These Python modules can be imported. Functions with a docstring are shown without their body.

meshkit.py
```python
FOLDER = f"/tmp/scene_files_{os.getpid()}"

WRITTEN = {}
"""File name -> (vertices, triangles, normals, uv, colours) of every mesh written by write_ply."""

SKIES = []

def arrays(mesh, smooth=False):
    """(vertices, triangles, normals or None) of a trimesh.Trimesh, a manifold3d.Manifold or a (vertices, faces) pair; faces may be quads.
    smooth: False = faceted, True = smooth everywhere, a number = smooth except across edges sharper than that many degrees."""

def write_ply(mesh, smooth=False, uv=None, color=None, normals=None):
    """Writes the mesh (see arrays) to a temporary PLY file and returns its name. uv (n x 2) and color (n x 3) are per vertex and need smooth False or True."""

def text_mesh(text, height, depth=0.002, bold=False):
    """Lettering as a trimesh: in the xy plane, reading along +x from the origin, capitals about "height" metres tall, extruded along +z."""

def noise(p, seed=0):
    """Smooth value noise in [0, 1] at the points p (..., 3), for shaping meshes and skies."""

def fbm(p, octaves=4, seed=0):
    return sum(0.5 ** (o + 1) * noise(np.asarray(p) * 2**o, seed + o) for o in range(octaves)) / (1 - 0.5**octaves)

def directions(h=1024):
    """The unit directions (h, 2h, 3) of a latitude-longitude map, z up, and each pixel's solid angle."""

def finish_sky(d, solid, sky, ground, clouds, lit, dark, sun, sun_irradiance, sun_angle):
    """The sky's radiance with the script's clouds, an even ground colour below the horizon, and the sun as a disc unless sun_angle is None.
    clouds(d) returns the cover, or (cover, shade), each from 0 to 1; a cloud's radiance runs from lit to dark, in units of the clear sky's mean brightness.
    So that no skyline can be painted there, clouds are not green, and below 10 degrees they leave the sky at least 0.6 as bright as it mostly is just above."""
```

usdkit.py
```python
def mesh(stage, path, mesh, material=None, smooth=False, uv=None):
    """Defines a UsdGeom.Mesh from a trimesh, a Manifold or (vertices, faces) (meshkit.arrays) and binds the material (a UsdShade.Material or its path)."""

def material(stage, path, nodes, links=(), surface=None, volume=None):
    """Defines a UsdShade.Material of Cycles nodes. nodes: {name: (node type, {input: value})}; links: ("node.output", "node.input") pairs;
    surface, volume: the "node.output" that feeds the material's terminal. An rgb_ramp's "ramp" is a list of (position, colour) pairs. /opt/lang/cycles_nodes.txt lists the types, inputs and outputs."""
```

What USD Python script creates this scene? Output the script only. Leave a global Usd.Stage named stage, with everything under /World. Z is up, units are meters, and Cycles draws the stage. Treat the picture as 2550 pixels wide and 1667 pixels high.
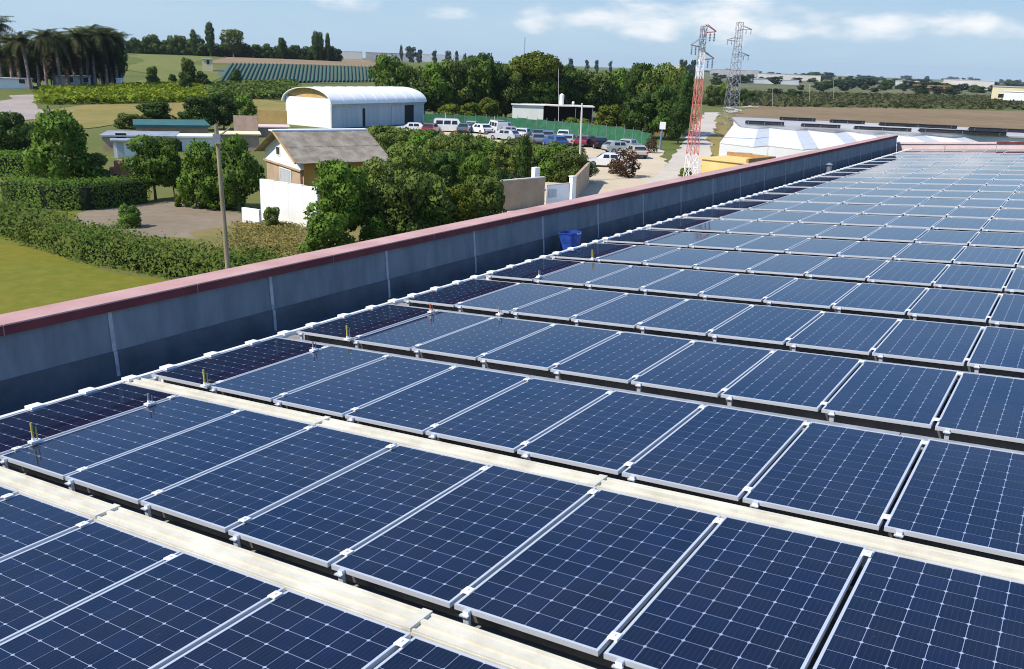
import math, random
import numpy as np
import trimesh
import usdkit
from meshkit import fbm, noise
from pxr import Usd, UsdGeom, UsdLux, UsdShade, Gf, Sdf, Vt

stage = Usd.Stage.CreateInMemory()
UsdGeom.SetStageUpAxis(stage, "Z")
UsdGeom.SetStageMetersPerUnit(stage, 1.0)
UsdGeom.Xform.Define(stage, "/World")
LK = "/World/Looks"
UsdGeom.Scope.Define(stage, LK)

# ------------------------------------------------------------------ camera
EYE = np.array([0.0, 0.0, 10.0])
CR = np.array([0.99935263, 0.01036130, 0.03445237])
CF = np.array([0.0, 0.95763031, -0.28800033]); CF /= np.linalg.norm(CF)
CR -= CF * (CR @ CF); CR /= np.linalg.norm(CR)
CU = np.cross(CR, CF)
FPX = 2248.0                       # focal length in pixels of the 2550 px wide photograph
cam = UsdGeom.Camera.Define(stage, "/World/camera")
cam.CreateHorizontalApertureAttr(36.0)
cam.CreateVerticalApertureAttr(36.0 * 669 / 1024)
cam.CreateFocalLengthAttr(36.0 * FPX / 2550)
cam.CreateClippingRangeAttr(Gf.Vec2f(0.05, 60000.0))
cam.CreateExposureAttr(0.3)
cam.AddTransformOp().Set(Gf.Matrix4d(*CR, 0, *CU, 0, *(-CF), 0, *EYE, 1))

# ------------------------------------------------------------------ sky and sun
SUN_AZ, SUN_EL = math.radians(-120.0), math.radians(48.0)
SUN = np.array([math.sin(SUN_AZ) * math.cos(SUN_EL), math.cos(SUN_AZ) * math.cos(SUN_EL), math.sin(SUN_EL)])
nodes = {
    "sky": ("sky_texture", {"sky_type": "single_scattering", "sun_disc": False, "sun_elevation": SUN_EL, "sun_rotation": SUN_AZ,
                            "altitude": 50.0, "air_density": 1.0, "aerosol_density": 0.6, "ozone_density": 1.6}),
    "tc": ("texture_coordinate", {}),
    "sep": ("separate_xyz", {}),
    "az": ("math", {"math_type": "arctan2"}),
    "cx": ("combine_xyz", {}),
    "map": ("mapping", {"scale": (16.0, 46.0, 1.0)}),
    "n1": ("noise_texture", {"scale": 1.0, "detail": 6.0, "roughness": 0.55}),
    "map2": ("mapping", {"scale": (5.0, 16.0, 1.0), "location": (3.3, 1.7, 0.0)}),
    "n2": ("noise_texture", {"scale": 1.0, "detail": 4.0, "roughness": 0.6}),
    "veil": ("map_range", {"from_min": 0.35, "from_max": 0.75, "to_min": 0.0, "to_max": 0.22, "clamp": True}),
    "el": ("map_range", {"from_min": 0.0, "from_max": 0.9, "to_min": 0.95, "to_max": 0.70, "clamp": True}),
    "el2": ("map_range", {"from_min": 0.04, "from_max": 0.24, "to_min": 0.0, "to_max": 1.0, "clamp": True}),
    "air": ("mix_color", {"a": (3.8, 5.4, 6.8), "b": (0.85, 2.75, 6.7), "use_clamp": False}),
    "sm": ("mix_color", {"use_clamp": False}),
    "bg": ("background_shader", {"strength": 0.1}),
    "cm": ("mix_color", {"b": (8.4, 8.5, 8.6), "use_clamp": False}),
    "vm": ("mix_color", {"b": (5.6, 6.4, 7.3), "use_clamp": False}),
}
links = [("tc.generated", "sep.vector"), ("sep.x", "az.value1"), ("sep.y", "az.value2"), ("az.value", "cx.x"), ("sep.z", "cx.y"),
         ("cx.vector", "map.vector"), ("map.vector", "n1.vector"), ("cx.vector", "map2.vector"), ("map2.vector", "n2.vector"),
         ("n2.fac", "veil.value")]
# puffs: azimuth, elevation (radians), half widths, weight
PUFF = [(0.015, 0.044, 0.024, 0.013, 1.05), (0.075, 0.045, 0.060, 0.013, 1.0), (0.140, 0.047, 0.060, 0.020, 1.1), (0.215, 0.050, 0.060, 0.022, 1.15), (0.270, 0.043, 0.060, 0.014, 1.0),
        (0.360, 0.047, 0.050, 0.015, 1.0), (0.445, 0.047, 0.060, 0.014, 0.95), (0.520, 0.045, 0.060, 0.012, 0.8), (-0.190, 0.056, 0.050, 0.012, 0.85),
        (-0.080, 0.046, 0.050, 0.008, 0.7), (-0.330, 0.060, 0.090, 0.010, 0.55), (-0.60, 0.060, 0.09, 0.016, 0.8), (0.72, 0.050, 0.10, 0.016, 0.9),
        (-0.95, 0.055, 0.12, 0.016, 0.9), (1.05, 0.055, 0.12, 0.016, 0.9), (1.5, 0.05, 0.15, 0.016, 0.9), (-1.5, 0.05, 0.15, 0.016, 0.9)]
prev = None
for i, (a, e, wa, we, k) in enumerate(PUFF):
    nodes[f"pa{i}"] = ("math", {"math_type": "multiply_add", "value2": 1 / wa, "value3": -a / wa})
    nodes[f"pe{i}"] = ("math", {"math_type": "multiply_add", "value2": 1 / we, "value3": -e / we})
    nodes[f"qa{i}"] = ("math", {"math_type": "multiply"})
    nodes[f"qe{i}"] = ("math", {"math_type": "multiply_add"})
    nodes[f"ne{i}"] = ("math", {"math_type": "multiply_add", "value2": -0.55, "value3": k})
    links += [("az.value", f"pa{i}.value1"), ("sep.z", f"pe{i}.value1"), (f"pa{i}.value", f"qa{i}.value1"), (f"pa{i}.value", f"qa{i}.value2"),
              (f"pe{i}.value", f"qe{i}.value1"), (f"pe{i}.value", f"qe{i}.value2"), (f"qa{i}.value", f"qe{i}.value3"), (f"qe{i}.value", f"ne{i}.value1")]
    if prev is None:
        prev = f"ne{i}.value"
    else:
        nodes[f"mx{i}"] = ("math", {"math_type": "maximum"})
        links += [(prev, f"mx{i}.value1"), (f"ne{i}.value", f"mx{i}.value2")]
        prev = f"mx{i}.value"
nodes["mx0f"] = ("math", {"math_type": "maximum", "value2": -0.4})
nodes["sum"] = ("math", {"math_type": "multiply_add", "value2": 2.6, "value3": -1.55})
nodes["add"] = ("math", {"math_type": "add"})
nodes["cov"] = ("map_range", {"range_type": "smoothstep", "from_min": 0.0, "from_max": 1.25, "to_min": 0.0, "to_max": 0.95, "clamp": True})
links += [(prev, "mx0f.value1"), ("n1.fac", "sum.value1"), ("sum.value", "add.value1"), ("mx0f.value", "add.value2"), ("add.value", "cov.value"),
          ("sky.color", "sm.a"), ("sep.z", "el.value"), ("sep.z", "el2.value"), ("el2.result", "air.fac"), ("air.result", "sm.b"), ("el.result", "sm.fac"), ("sm.result", "vm.a"), ("veil.result", "vm.fac"), ("vm.result", "cm.a"), ("cov.result", "cm.fac"), ("cm.result", "bg.color")]
usdkit.material(stage, LK + "/sky_air", nodes, links, surface="bg.background")
dome = UsdLux.DomeLight.Define(stage, "/World/sky")
dome.CreateIntensityAttr(1.0)
UsdShade.MaterialBindingAPI.Apply(dome.GetPrim()).Bind(UsdShade.Material.Get(stage, LK + "/sky_air"))
dome.GetPrim().SetCustomDataByKey("kind", "structure")
sun = UsdLux.DistantLight.Define(stage, "/World/sun")
sun.CreateIntensityAttr(1.25)
sun.CreateAngleAttr(0.53)
sun.CreateColorAttr(Gf.Vec3f(1.0, 0.93, 0.82))
sun.CreateNormalizeAttr(True)
zc = SUN
xc = np.cross([0, 0, 1.0], zc); xc /= np.linalg.norm(xc); yc = np.cross(zc, xc)
sun.AddTransformOp().Set(Gf.Matrix4d(*xc, 0, *yc, 0, *zc, 0, 0, 0, 60, 1))

# ------------------------------------------------------------------ helpers
RNG = np.random.default_rng(7)
used = {}


def numbered(path):
    n = used.get(path, 0); used[path] = n + 1
    return path if n == 0 else f"{path}_{n:03d}"


def tag(prim, label=None, cat=None, group=None, kind=None):
    for k, v in (("label", label), ("category", cat), ("group", group), ("kind", kind)):
        if v:
            prim.SetCustomDataByKey(k, v)
    return prim


def mat4(R, t, s=(1, 1, 1)):
    R = np.asarray(R, float) * np.asarray(s, float)[None, :]
    c = R.T
    return Gf.Matrix4d(*c[0], 0, *c[1], 0, *c[2], 0, *np.asarray(t, float), 1)


def rotz(a):
    c, s = math.cos(a), math.sin(a)
    return np.array([[c, -s, 0], [s, c, 0], [0, 0, 1.0]])


def thing(name, label, cat, group=None, R=np.eye(3), t=(0, 0, 0), s=(1, 1, 1), kind=None):
    x = UsdGeom.Xform.Define(stage, numbered("/World/" + name))
    x.AddTransformOp().Set(mat4(R, t, s))
    return tag(x.GetPrim(), label, cat, group, kind)


stage.CreateClassPrim("/World/kinds")


def kind_class(name):
    p = stage.DefinePrim(numbered("/World/kinds/" + name), "Xform")
    return p


def copy_of(proto, name, label, cat, group=None, R=np.eye(3), t=(0, 0, 0), s=(1, 1, 1)):
    p = thing(name, label, cat, group, R, t, s)
    p.GetReferences().AddInternalReference(proto.GetPath())
    p.SetInstanceable(True)
    return p


def part(name, mesh, material, parent, smooth=False, normals=None, label=None, kind=None):
    base = "/World" if parent is None else str(parent.GetPath())
    m = usdkit.mesh(stage, numbered(base + "/" + name), mesh, LK + "/" + material, smooth=smooth)
    if normals is not None:
        m.CreateNormalsAttr(Vt.Vec3fArray.FromNumpy(np.asarray(normals, np.float32)))
        m.SetNormalsInterpolation("vertex")
    return tag(m.GetPrim(), label, None, None, kind)


class MB:
    """Collects simple solids into one mesh."""

    def __init__(self):
        self.v, self.f, self.n = [], [], 0

    def add(self, v, f):
        v = np.asarray(v, float); f = np.asarray(f, int)
        if f.shape[1] == 4:
            f = np.vstack([f[:, [0, 1, 2]], f[:, [0, 2, 3]]])
        self.v.append(v); self.f.append(f + self.n); self.n += len(v)
        return self

    def box(self, x0, x1, y0, y1, z0, z1, R=None, t=None):
        v = np.array([[x, y, z] for x in (x0, x1) for y in (y0, y1) for z in (z0, z1)], float)
        if R is not None:
            v = v @ np.asarray(R).T
        if t is not None:
            v = v + np.asarray(t)
        return self.add(v, [[0, 1, 3, 2], [4, 6, 7, 5], [0, 4, 5, 1], [2, 3, 7, 6], [0, 2, 6, 4], [1, 5, 7, 3]])

    def bar(self, a, b, r, r2=None, n=5, cap=True):
        a, b = np.asarray(a, float), np.asarray(b, float)
        r2 = r if r2 is None else r2
        d = b - a; d = d / (np.linalg.norm(d) + 1e-12)
        e = np.cross(d, [0, 0, 1.0] if abs(d[2]) < 0.9 else [1.0, 0, 0]); e /= np.linalg.norm(e); g = np.cross(d, e)
        th = np.arange(n) * 2 * math.pi / n
        ring = np.cos(th)[:, None] * e + np.sin(th)[:, None] * g
        v = np.vstack([a + ring * r, b + ring * r2])
        f = [[i, (i + 1) % n, n + (i + 1) % n] for i in range(n)] + [[i, n + (i + 1) % n, n + i] for i in range(n)]
        if cap:
            f += [[0, i + 1, i] for i in range(1, n - 1)] + [[n, n + i, n + i + 1] for i in range(1, n - 1)]
        return self.add(v, f)

    def prism(self, poly, y0, y1):
        """Outline in xz extruded along y."""
        g = trimesh.creation.triangulate_polygon(__import__("shapely").Polygon(poly), engine="earcut")
        p, t = np.asarray(g[0]), np.asarray(g[1])
        k = len(p)
        v = np.vstack([np.c_[p[:, 0], np.full(k, y0), p[:, 1]], np.c_[p[:, 0], np.full(k, y1), p[:, 1]]])
        self.add(v, np.vstack([t, t[:, ::-1] + k]))
        q = np.asarray(poly, float); n = len(q)
        v = np.vstack([np.c_[q[:, 0], np.full(n, y0), q[:, 1]], np.c_[q[:, 0], np.full(n, y1), q[:, 1]]])
        return self.add(v, [[i, (i + 1) % n, n + (i + 1) % n, n + i] for i in range(n)])

    def mesh(self):
        return np.vstack(self.v), np.vstack(self.f)

    def out(self, name, material, parent, **k):
        return part(name, self.mesh(), material, parent, **k)


# pixels of the 2380 px wide view of the photograph -> rays -> points of the terrain
S = 2550 / 2380


def ray(x, y):
    d = CF * FPX + CR * (x * S - 1275) - CU * (y * S - 833.5)
    return d / np.linalg.norm(d)


def rise(az):
    return np.interp(az, np.radians([-60, -33, -24, -14, -8, -3, 4, 10]), [8.5, 8.5, 8.0, 8.0, 7.5, 4.0, 1.0, 0.0])


def ground(x, y):
    x, y = np.asarray(x, float), np.asarray(y, float)
    r = np.hypot(x, y); az = np.where(np.abs(np.arctan2(x, y)) > 1.4, -1.2, np.arctan2(x, y))
    t = np.clip((r - 130) / 320, 0, 1)
    far = np.clip((r - 500) / 3000, 0, 1)
    return rise(az) * t * t * (3 - 2 * t) - far * rise(az) * 0.3


def G(x, y):
    d = ray(x, y)
    s = np.geomspace(15, 6000, 4000)
    p = EYE + s[:, None] * d
    k = np.nonzero(p[:, 2] <= ground(p[:, 0], p[:, 1]))[0]
    k = k[0] if len(k) else len(s) - 1
    a, b = s[max(k - 1, 0)], s[k]
    for _ in range(30):
        c = (a + b) / 2; q = EYE + c * d
        if q[2] > ground(q[0], q[1]):
            a = c
        else:
            b = c
    q = EYE + b * d
    q[2] = ground(q[0], q[1])
    return q


def ZP(x, y, z):
    d = ray(x, y)
    return EYE + d * (z - EYE[2]) / d[2]


def depth(p):
    return (np.asarray(p) - EYE) @ CF


def height_to(q, x, yt):
    """Height above q, at q's distance, that reaches up to pixel row yt."""
    e = ray(x, yt)
    return float(EYE[2] + e[2] * math.hypot(q[0], q[1]) / math.hypot(e[0], e[1]) - q[2])


def project(p):
    q = np.asarray(p, float) - EYE
    z = q @ CF
    return (1275 + FPX * (q @ CR) / z) / S, (833.5 - FPX * (q @ CU) / z) / S


# ------------------------------------------------------------------ materials
def noisy(name, c1, c2, scale=2.0, rough=0.8, detail=5.0, bump=0.0, bscale=None, coords="pos", spec=0.3, extra=None, metallic=0.0, lo=0.35, hi=0.65, stretch=None):
    nd = {"g": ("geometry", {}), "n": ("noise_texture", {"scale": scale, "detail": detail, "roughness": 0.6}),
          "r": ("rgb_ramp", {"ramp": [(lo, c1), (hi, c2)]}),
          "p": ("principled_bsdf", {"roughness": rough, "specular_ior_level": spec, "metallic": metallic, **(extra or {})})}
    lk = [("n.fac", "r.fac"), ("r.color", "p.base_color")]
    src = "g.position"
    if coords == "obj":
        nd["tc"] = ("texture_coordinate", {}); src = "tc.object"
    if stretch:
        nd["mp"] = ("mapping", {"scale": stretch}); lk += [(src, "mp.vector")]; src = "mp.vector"
    lk += [(src, "n.vector")]
    if bump:
        nd["n2"] = ("noise_texture", {"scale": bscale or scale * 6, "detail": 4.0})
        nd["b"] = ("bump", {"strength": 0.6, "distance": bump})
        lk += [(src, "n2.vector"), ("n2.fac", "b.height"), ("b.normal", "p.normal")]
    usdkit.material(stage, LK + "/" + name, nd, lk, surface="p.BSDF")


def two_scale(name, ca, cb, cc, s1, s2, rough=0.9, w=0.5, bump=0.0):
    """Ground cover: two noises, three colours."""
    nd = {"g": ("geometry", {}), "n": ("noise_texture", {"scale": s1, "detail": 4.0}), "m": ("noise_texture", {"scale": s2, "detail": 5.0, "roughness": 0.65}),
          "r": ("rgb_ramp", {"ramp": [(0.35, ca), (0.65, cb)]}), "r2": ("rgb_ramp", {"ramp": [(0.42, (0, 0, 0)), (0.68, (w, w, w))]}),
          "x": ("mix_color", {"b": cc}), "p": ("principled_bsdf", {"roughness": rough, "specular_ior_level": 0.15})}
    lk = [("g.position", "n.vector"), ("g.position", "m.vector"), ("n.fac", "r.fac"), ("m.fac", "r2.fac"), ("r2.color", "x.fac"), ("r.color", "x.a"), ("x.result", "p.base_color")]
    if bump:
        nd["b"] = ("bump", {"strength": 0.7, "distance": bump}); lk += [("m.fac", "b.height"), ("b.normal", "p.normal")]
    usdkit.material(stage, LK + "/" + name, nd, lk, surface="p.BSDF")


def leafy(name, dark, mid, light, rough=0.65):
    nd = {"g": ("geometry", {}), "oi": ("object_info", {}), "n": ("noise_texture", {"scale": 0.55, "detail": 3.0}),
          "k": ("math", {"math_type": "multiply_add", "value2": 0.45, "value3": 0.0}), "k2": ("math", {"math_type": "multiply_add", "value2": 0.75}),
          "r": ("rgb_ramp", {"ramp": [(0.25, dark), (0.55, mid), (0.9, light)]}),
          "v": ("math", {"math_type": "multiply_add", "value2": 0.5, "value3": 0.75}),
          "h": ("hsv", {"saturation": 1.0}),
          "p": ("principled_bsdf", {"roughness": rough, "specular_ior_level": 0.18}), "t": ("translucent_bsdf", {}), "x": ("mix_closure", {"fac": 0.30})}
    lk = [("g.position", "n.vector"), ("g.random_per_island", "k.value1"), ("n.fac", "k2.value1"), ("k.value", "k2.value3"), ("k2.value", "r.fac"),
          ("oi.random", "v.value1"), ("v.value", "h.value"), ("r.color", "h.color"), ("h.color", "p.base_color"), ("h.color", "t.color"),
          ("p.BSDF", "x.closure1"), ("t.BSDF", "x.closure2")]
    usdkit.material(stage, LK + "/" + name, nd, lk, surface="x.closure")


def plain(name, c, rough=0.5, metallic=0.0, spec=0.5, **k):
    usdkit.material(stage, LK + "/" + name, {"p": ("principled_bsdf", {"base_color": c, "roughness": rough, "metallic": metallic, "specular_ior_level": spec, **k})}, surface="p.BSDF")


# roof
plain("frame_aluminium", (0.68, 0.69, 0.71), 0.32, 0.45)
noisy("channel_zinc", (0.26, 0.265, 0.27), (0.38, 0.385, 0.39), 5, 0.5, metallic=0.3)
noisy("clamp_metal", (0.72, 0.72, 0.70), (0.85, 0.85, 0.84), 9, 0.35, metallic=0.2)
noisy("tray_cream", (0.46, 0.43, 0.35), (0.63, 0.60, 0.51), 3.2, 0.6, detail=8, bump=0.004, bscale=24, lo=0.3, hi=0.66)
noisy("rail_white", (0.66, 0.66, 0.63), (0.80, 0.80, 0.77), 4, 0.45)
noisy("roof_metal", (0.20, 0.19, 0.18), (0.30, 0.29, 0.27), 1.5, 0.6)
noisy("dark_rail", (0.10, 0.10, 0.10), (0.16, 0.16, 0.16), 4, 0.5, metallic=0.4)
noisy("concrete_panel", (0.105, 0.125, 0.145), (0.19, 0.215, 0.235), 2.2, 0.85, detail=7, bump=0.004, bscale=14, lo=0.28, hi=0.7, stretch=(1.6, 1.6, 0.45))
noisy("dark_blue_grey", (0.050, 0.060, 0.075), (0.095, 0.11, 0.13), 2.4, 0.75, detail=7, bump=0.006, bscale=9, lo=0.3, hi=0.75)  # darker blue-grey than the concrete, also used on the gutter
noisy("joint_filler", (0.26, 0.28, 0.30), (0.40, 0.42, 0.44), 6, 0.8)
noisy("coping_shaded_red", (0.12, 0.030, 0.034), (0.18, 0.048, 0.048), 1.1, 0.8, spec=0.15)  # red coping paint with the shade of its side put into the colour
noisy("coping_sunlit_faded", (0.40, 0.215, 0.20), (0.52, 0.34, 0.315), 1.1, 0.75, bump=0.003, bscale=25, lo=0.3, hi=0.72)  # same paint on top: dusty and faded, also lightened for the sun
noisy("coping_pale", (0.55, 0.40, 0.38), (0.66, 0.52, 0.49), 1.1, 0.7)
noisy("wall_render", (0.45, 0.44, 0.41), (0.55, 0.54, 0.50), 0.6, 0.85)


def glassy(name, nodes_extra, links_extra, colour):
    nd = {"p": ("principled_bsdf", {"roughness": 0.5, "specular_ior_level": 0.08, "coat_weight": 1.0, "coat_roughness": 0.035, "coat_ior": 1.39}),
          "gp": ("geometry", {}), "dn": ("noise_texture", {"scale": 1.7, "detail": 7.0, "roughness": 0.65}), "dn2": ("noise_texture", {"scale": 26.0, "detail": 3.0}),
          "df": ("map_range", {"from_min": 0.42, "from_max": 0.75, "to_min": 0.0, "to_max": 0.014, "clamp": True}), "dm": ("mix_color", {"b": (0.36, 0.33, 0.28)}),
          "dr": ("map_range", {"from_min": 0.35, "from_max": 0.75, "to_min": 0.015, "to_max": 0.055, "clamp": True}),
          "ds": ("map_range", {"from_min": 0.70, "from_max": 0.78, "to_min": 0.0, "to_max": 0.10, "clamp": True}), "da": ("math", {"math_type": "add"}), **nodes_extra}
    lk = [("gp.position", "dn.vector"), ("gp.position", "dn2.vector"), ("dn.fac", "df.value"), ("dn.fac", "dr.value"), ("dn2.fac", "ds.value"), ("df.result", "da.value1"), ("ds.result", "da.value2"),
          ("da.value", "dm.fac"), (colour, "dm.a"), ("dm.result", "p.base_color"), ("dr.result", "p.coat_roughness")]
    usdkit.material(stage, LK + "/" + name, nd, links_extra + lk, surface="p.BSDF")


glassy("cell_silicon",
       {"tc": ("texture_coordinate", {}), "sp": ("separate_xyz", {}), "m": ("math", {"math_type": "multiply", "value2": 1 / 0.0312}), "fr": ("math", {"math_type": "fraction"}),
        "lt": ("math", {"math_type": "less_than", "value2": 0.06}), "g": ("geometry", {}), "oi": ("object_info", {}),
        "n": ("noise_texture", {"scale": 3.0, "detail": 2.0}), "r": ("rgb_ramp", {"ramp": [(0.3, (0.0022, 0.0042, 0.022)), (0.7, (0.0038, 0.0074, 0.033))]}),
        "wn": ("math", {"math_type": "multiply_add", "value2": 0.4, "value3": 0.6}), "on": ("math", {"math_type": "multiply_add", "value2": 0.45}), "h": ("hsv", {}),
        "x": ("mix_color", {"b": (0.05, 0.065, 0.12)}), "lk": ("math", {"math_type": "multiply", "value2": 0.35})},
       [("tc.object", "sp.vector"), ("sp.x", "m.value1"), ("m.value", "fr.value1"), ("fr.value", "lt.value1"), ("lt.value", "lk.value1"), ("g.position", "n.vector"),
        ("n.fac", "r.fac"), ("g.random_per_island", "wn.value1"), ("oi.random", "on.value1"), ("wn.value", "on.value3"), ("on.value", "h.value"), ("r.color", "h.color"), ("h.color", "x.a"), ("lk.value", "x.fac")], "x.result")
glassy("backsheet", {"c": ("color", {"value": (0.31, 0.36, 0.50)})}, [], "c.color")
noisy("rod_yellow", (0.42, 0.34, 0.05), (0.5, 0.42, 0.10), 9, 0.5)
noisy("rod_red", (0.45, 0.10, 0.06), (0.5, 0.14, 0.08), 9, 0.5)
noisy("tub_blue", (0.012, 0.04, 0.24), (0.03, 0.08, 0.34), 9, 0.5)
noisy("tub_pale", (0.10, 0.22, 0.52), (0.16, 0.30, 0.62), 4, 0.4)

# ground covers
two_scale("plain_ground", (0.115, 0.125, 0.032), (0.085, 0.115, 0.022), (0.17, 0.15, 0.06), 0.012, 0.05)
two_scale("lawn_yellow", (0.175, 0.140, 0.013), (0.115, 0.135, 0.014), (0.21, 0.18, 0.03), 0.085, 1.3, w=0.55, bump=0.05)
two_scale("lawn_garden", (0.12, 0.14, 0.022), (0.17, 0.15, 0.03), (0.07, 0.10, 0.02), 0.12, 0.8, bump=0.04)
two_scale("rough_grass", (0.20, 0.16, 0.06), (0.12, 0.125, 0.035), (0.26, 0.20, 0.09), 0.25, 1.4, bump=0.06)
two_scale("gravel_yard", (0.205, 0.160, 0.118), (0.25, 0.20, 0.15), (0.15, 0.125, 0.07), 0.2, 1.3, bump=0.02)
two_scale("sand_lot", (0.47, 0.39, 0.28), (0.54, 0.46, 0.34), (0.40, 0.31, 0.20), 0.12, 0.9, w=0.4, bump=0.02)
two_scale("road_dust", (0.44, 0.39, 0.34), (0.51, 0.46, 0.40), (0.37, 0.31, 0.24), 0.10, 0.7, w=0.4)
two_scale("dry_grass", (0.24, 0.18, 0.055), (0.17, 0.16, 0.04), (0.29, 0.23, 0.09), 0.05, 0.35)
two_scale("hill_grass", (0.135, 0.15, 0.035), (0.17, 0.17, 0.05), (0.10, 0.13, 0.035), 0.02, 0.12)
two_scale("bare_soil", (0.25, 0.175, 0.105), (0.21, 0.15, 0.095), (0.29, 0.215, 0.13), 0.02, 0.10)
two_scale("crop_soil", (0.085, 0.115, 0.075), (0.11, 0.13, 0.085), (0.13, 0.13, 0.09), 0.03, 0.2)
two_scale("brown_field", (0.215, 0.150, 0.085), (0.165, 0.115, 0.06), (0.26, 0.19, 0.115), 0.03, 0.16)
two_scale("green_band", (0.115, 0.13, 0.04), (0.17, 0.155, 0.065), (0.075, 0.095, 0.03), 0.02, 0.09, w=0.7)
two_scale("far_green", (0.10, 0.115, 0.05), (0.18, 0.155, 0.09), (0.07, 0.09, 0.04), 0.008, 0.03, w=0.7)
two_scale("track_dirt", (0.30, 0.25, 0.22), (0.36, 0.31, 0.28), (0.25, 0.2, 0.17), 0.1, 0.6)  # pale brown dirt of the track
two_scale("crop_row", (0.045, 0.105, 0.085), (0.06, 0.12, 0.10), (0.035, 0.075, 0.05), 0.05, 0.5)
# foliage
leafy("leaf_green", (0.085, 0.155, 0.020), (0.135, 0.235, 0.028), (0.22, 0.34, 0.05))
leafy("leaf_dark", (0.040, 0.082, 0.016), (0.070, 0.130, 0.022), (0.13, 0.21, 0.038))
leafy("leaf_olive", (0.095, 0.140, 0.026), (0.150, 0.205, 0.040), (0.25, 0.30, 0.075))
leafy("leaf_yellow", (0.085, 0.115, 0.012), (0.17, 0.21, 0.018), (0.25, 0.27, 0.035))
leafy("leaf_brown", (0.06, 0.035, 0.02), (0.11, 0.06, 0.035), (0.16, 0.10, 0.06))
leafy("leaf_hedge", (0.090, 0.155, 0.022), (0.17, 0.215, 0.040), (0.34, 0.28, 0.09))
leafy("leaf_far", (0.030, 0.055, 0.030), (0.055, 0.085, 0.045), (0.09, 0.12, 0.06))
leafy("leaf_palm", (0.05, 0.07, 0.022), (0.12, 0.135, 0.04), (0.24, 0.22, 0.08))
leafy("leaf_palm_dry", (0.09, 0.078, 0.04), (0.17, 0.14, 0.07), (0.29, 0.23, 0.13))
leafy("leaf_vine", (0.16, 0.21, 0.010), (0.24, 0.30, 0.012), (0.32, 0.36, 0.03))
leafy("leaf_dry", (0.20, 0.19, 0.05), (0.38, 0.30, 0.10), (0.50, 0.40, 0.17))
leafy("leaf_scrub", (0.075, 0.09, 0.03), (0.15, 0.15, 0.06), (0.24, 0.21, 0.11))
noisy("bark", (0.10, 0.075, 0.055), (0.19, 0.15, 0.115), 6, 0.9, coords="obj", stretch=(1, 1, 0.2))
noisy("palm_bark", (0.17, 0.125, 0.115), (0.27, 0.215, 0.20), 8, 0.9, coords="obj")
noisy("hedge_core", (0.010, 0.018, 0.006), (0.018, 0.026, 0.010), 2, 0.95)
# buildings
noisy("white_wall", (0.74, 0.74, 0.72), (0.82, 0.82, 0.80), 0.5, 0.75)
noisy("white_sheet", (0.76, 0.76, 0.76), (0.84, 0.84, 0.84), 0.4, 0.45)
noisy("grey_sheet", (0.40, 0.42, 0.45), (0.50, 0.52, 0.55), 0.5, 0.5, stretch=(4, 4, 0.3))
noisy("tan_sheet", (0.45, 0.30, 0.10), (0.55, 0.38, 0.16), 0.8, 0.6)
noisy("fibre_cement", (0.17, 0.145, 0.115), (0.29, 0.255, 0.21), 1.1, 0.9, bump=0.01, bscale=6)
noisy("ochre_wall", (0.56, 0.25, 0.05), (0.66, 0.33, 0.09), 0.7, 0.85)
noisy("beige_wall", (0.34, 0.245, 0.165), (0.45, 0.33, 0.23), 0.8, 0.85)
noisy("yellow_wall", (0.62, 0.44, 0.15), (0.70, 0.52, 0.22), 0.9, 0.8)
noisy("brown_trim", (0.30, 0.17, 0.06), (0.38, 0.22, 0.09), 2, 0.7)
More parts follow.
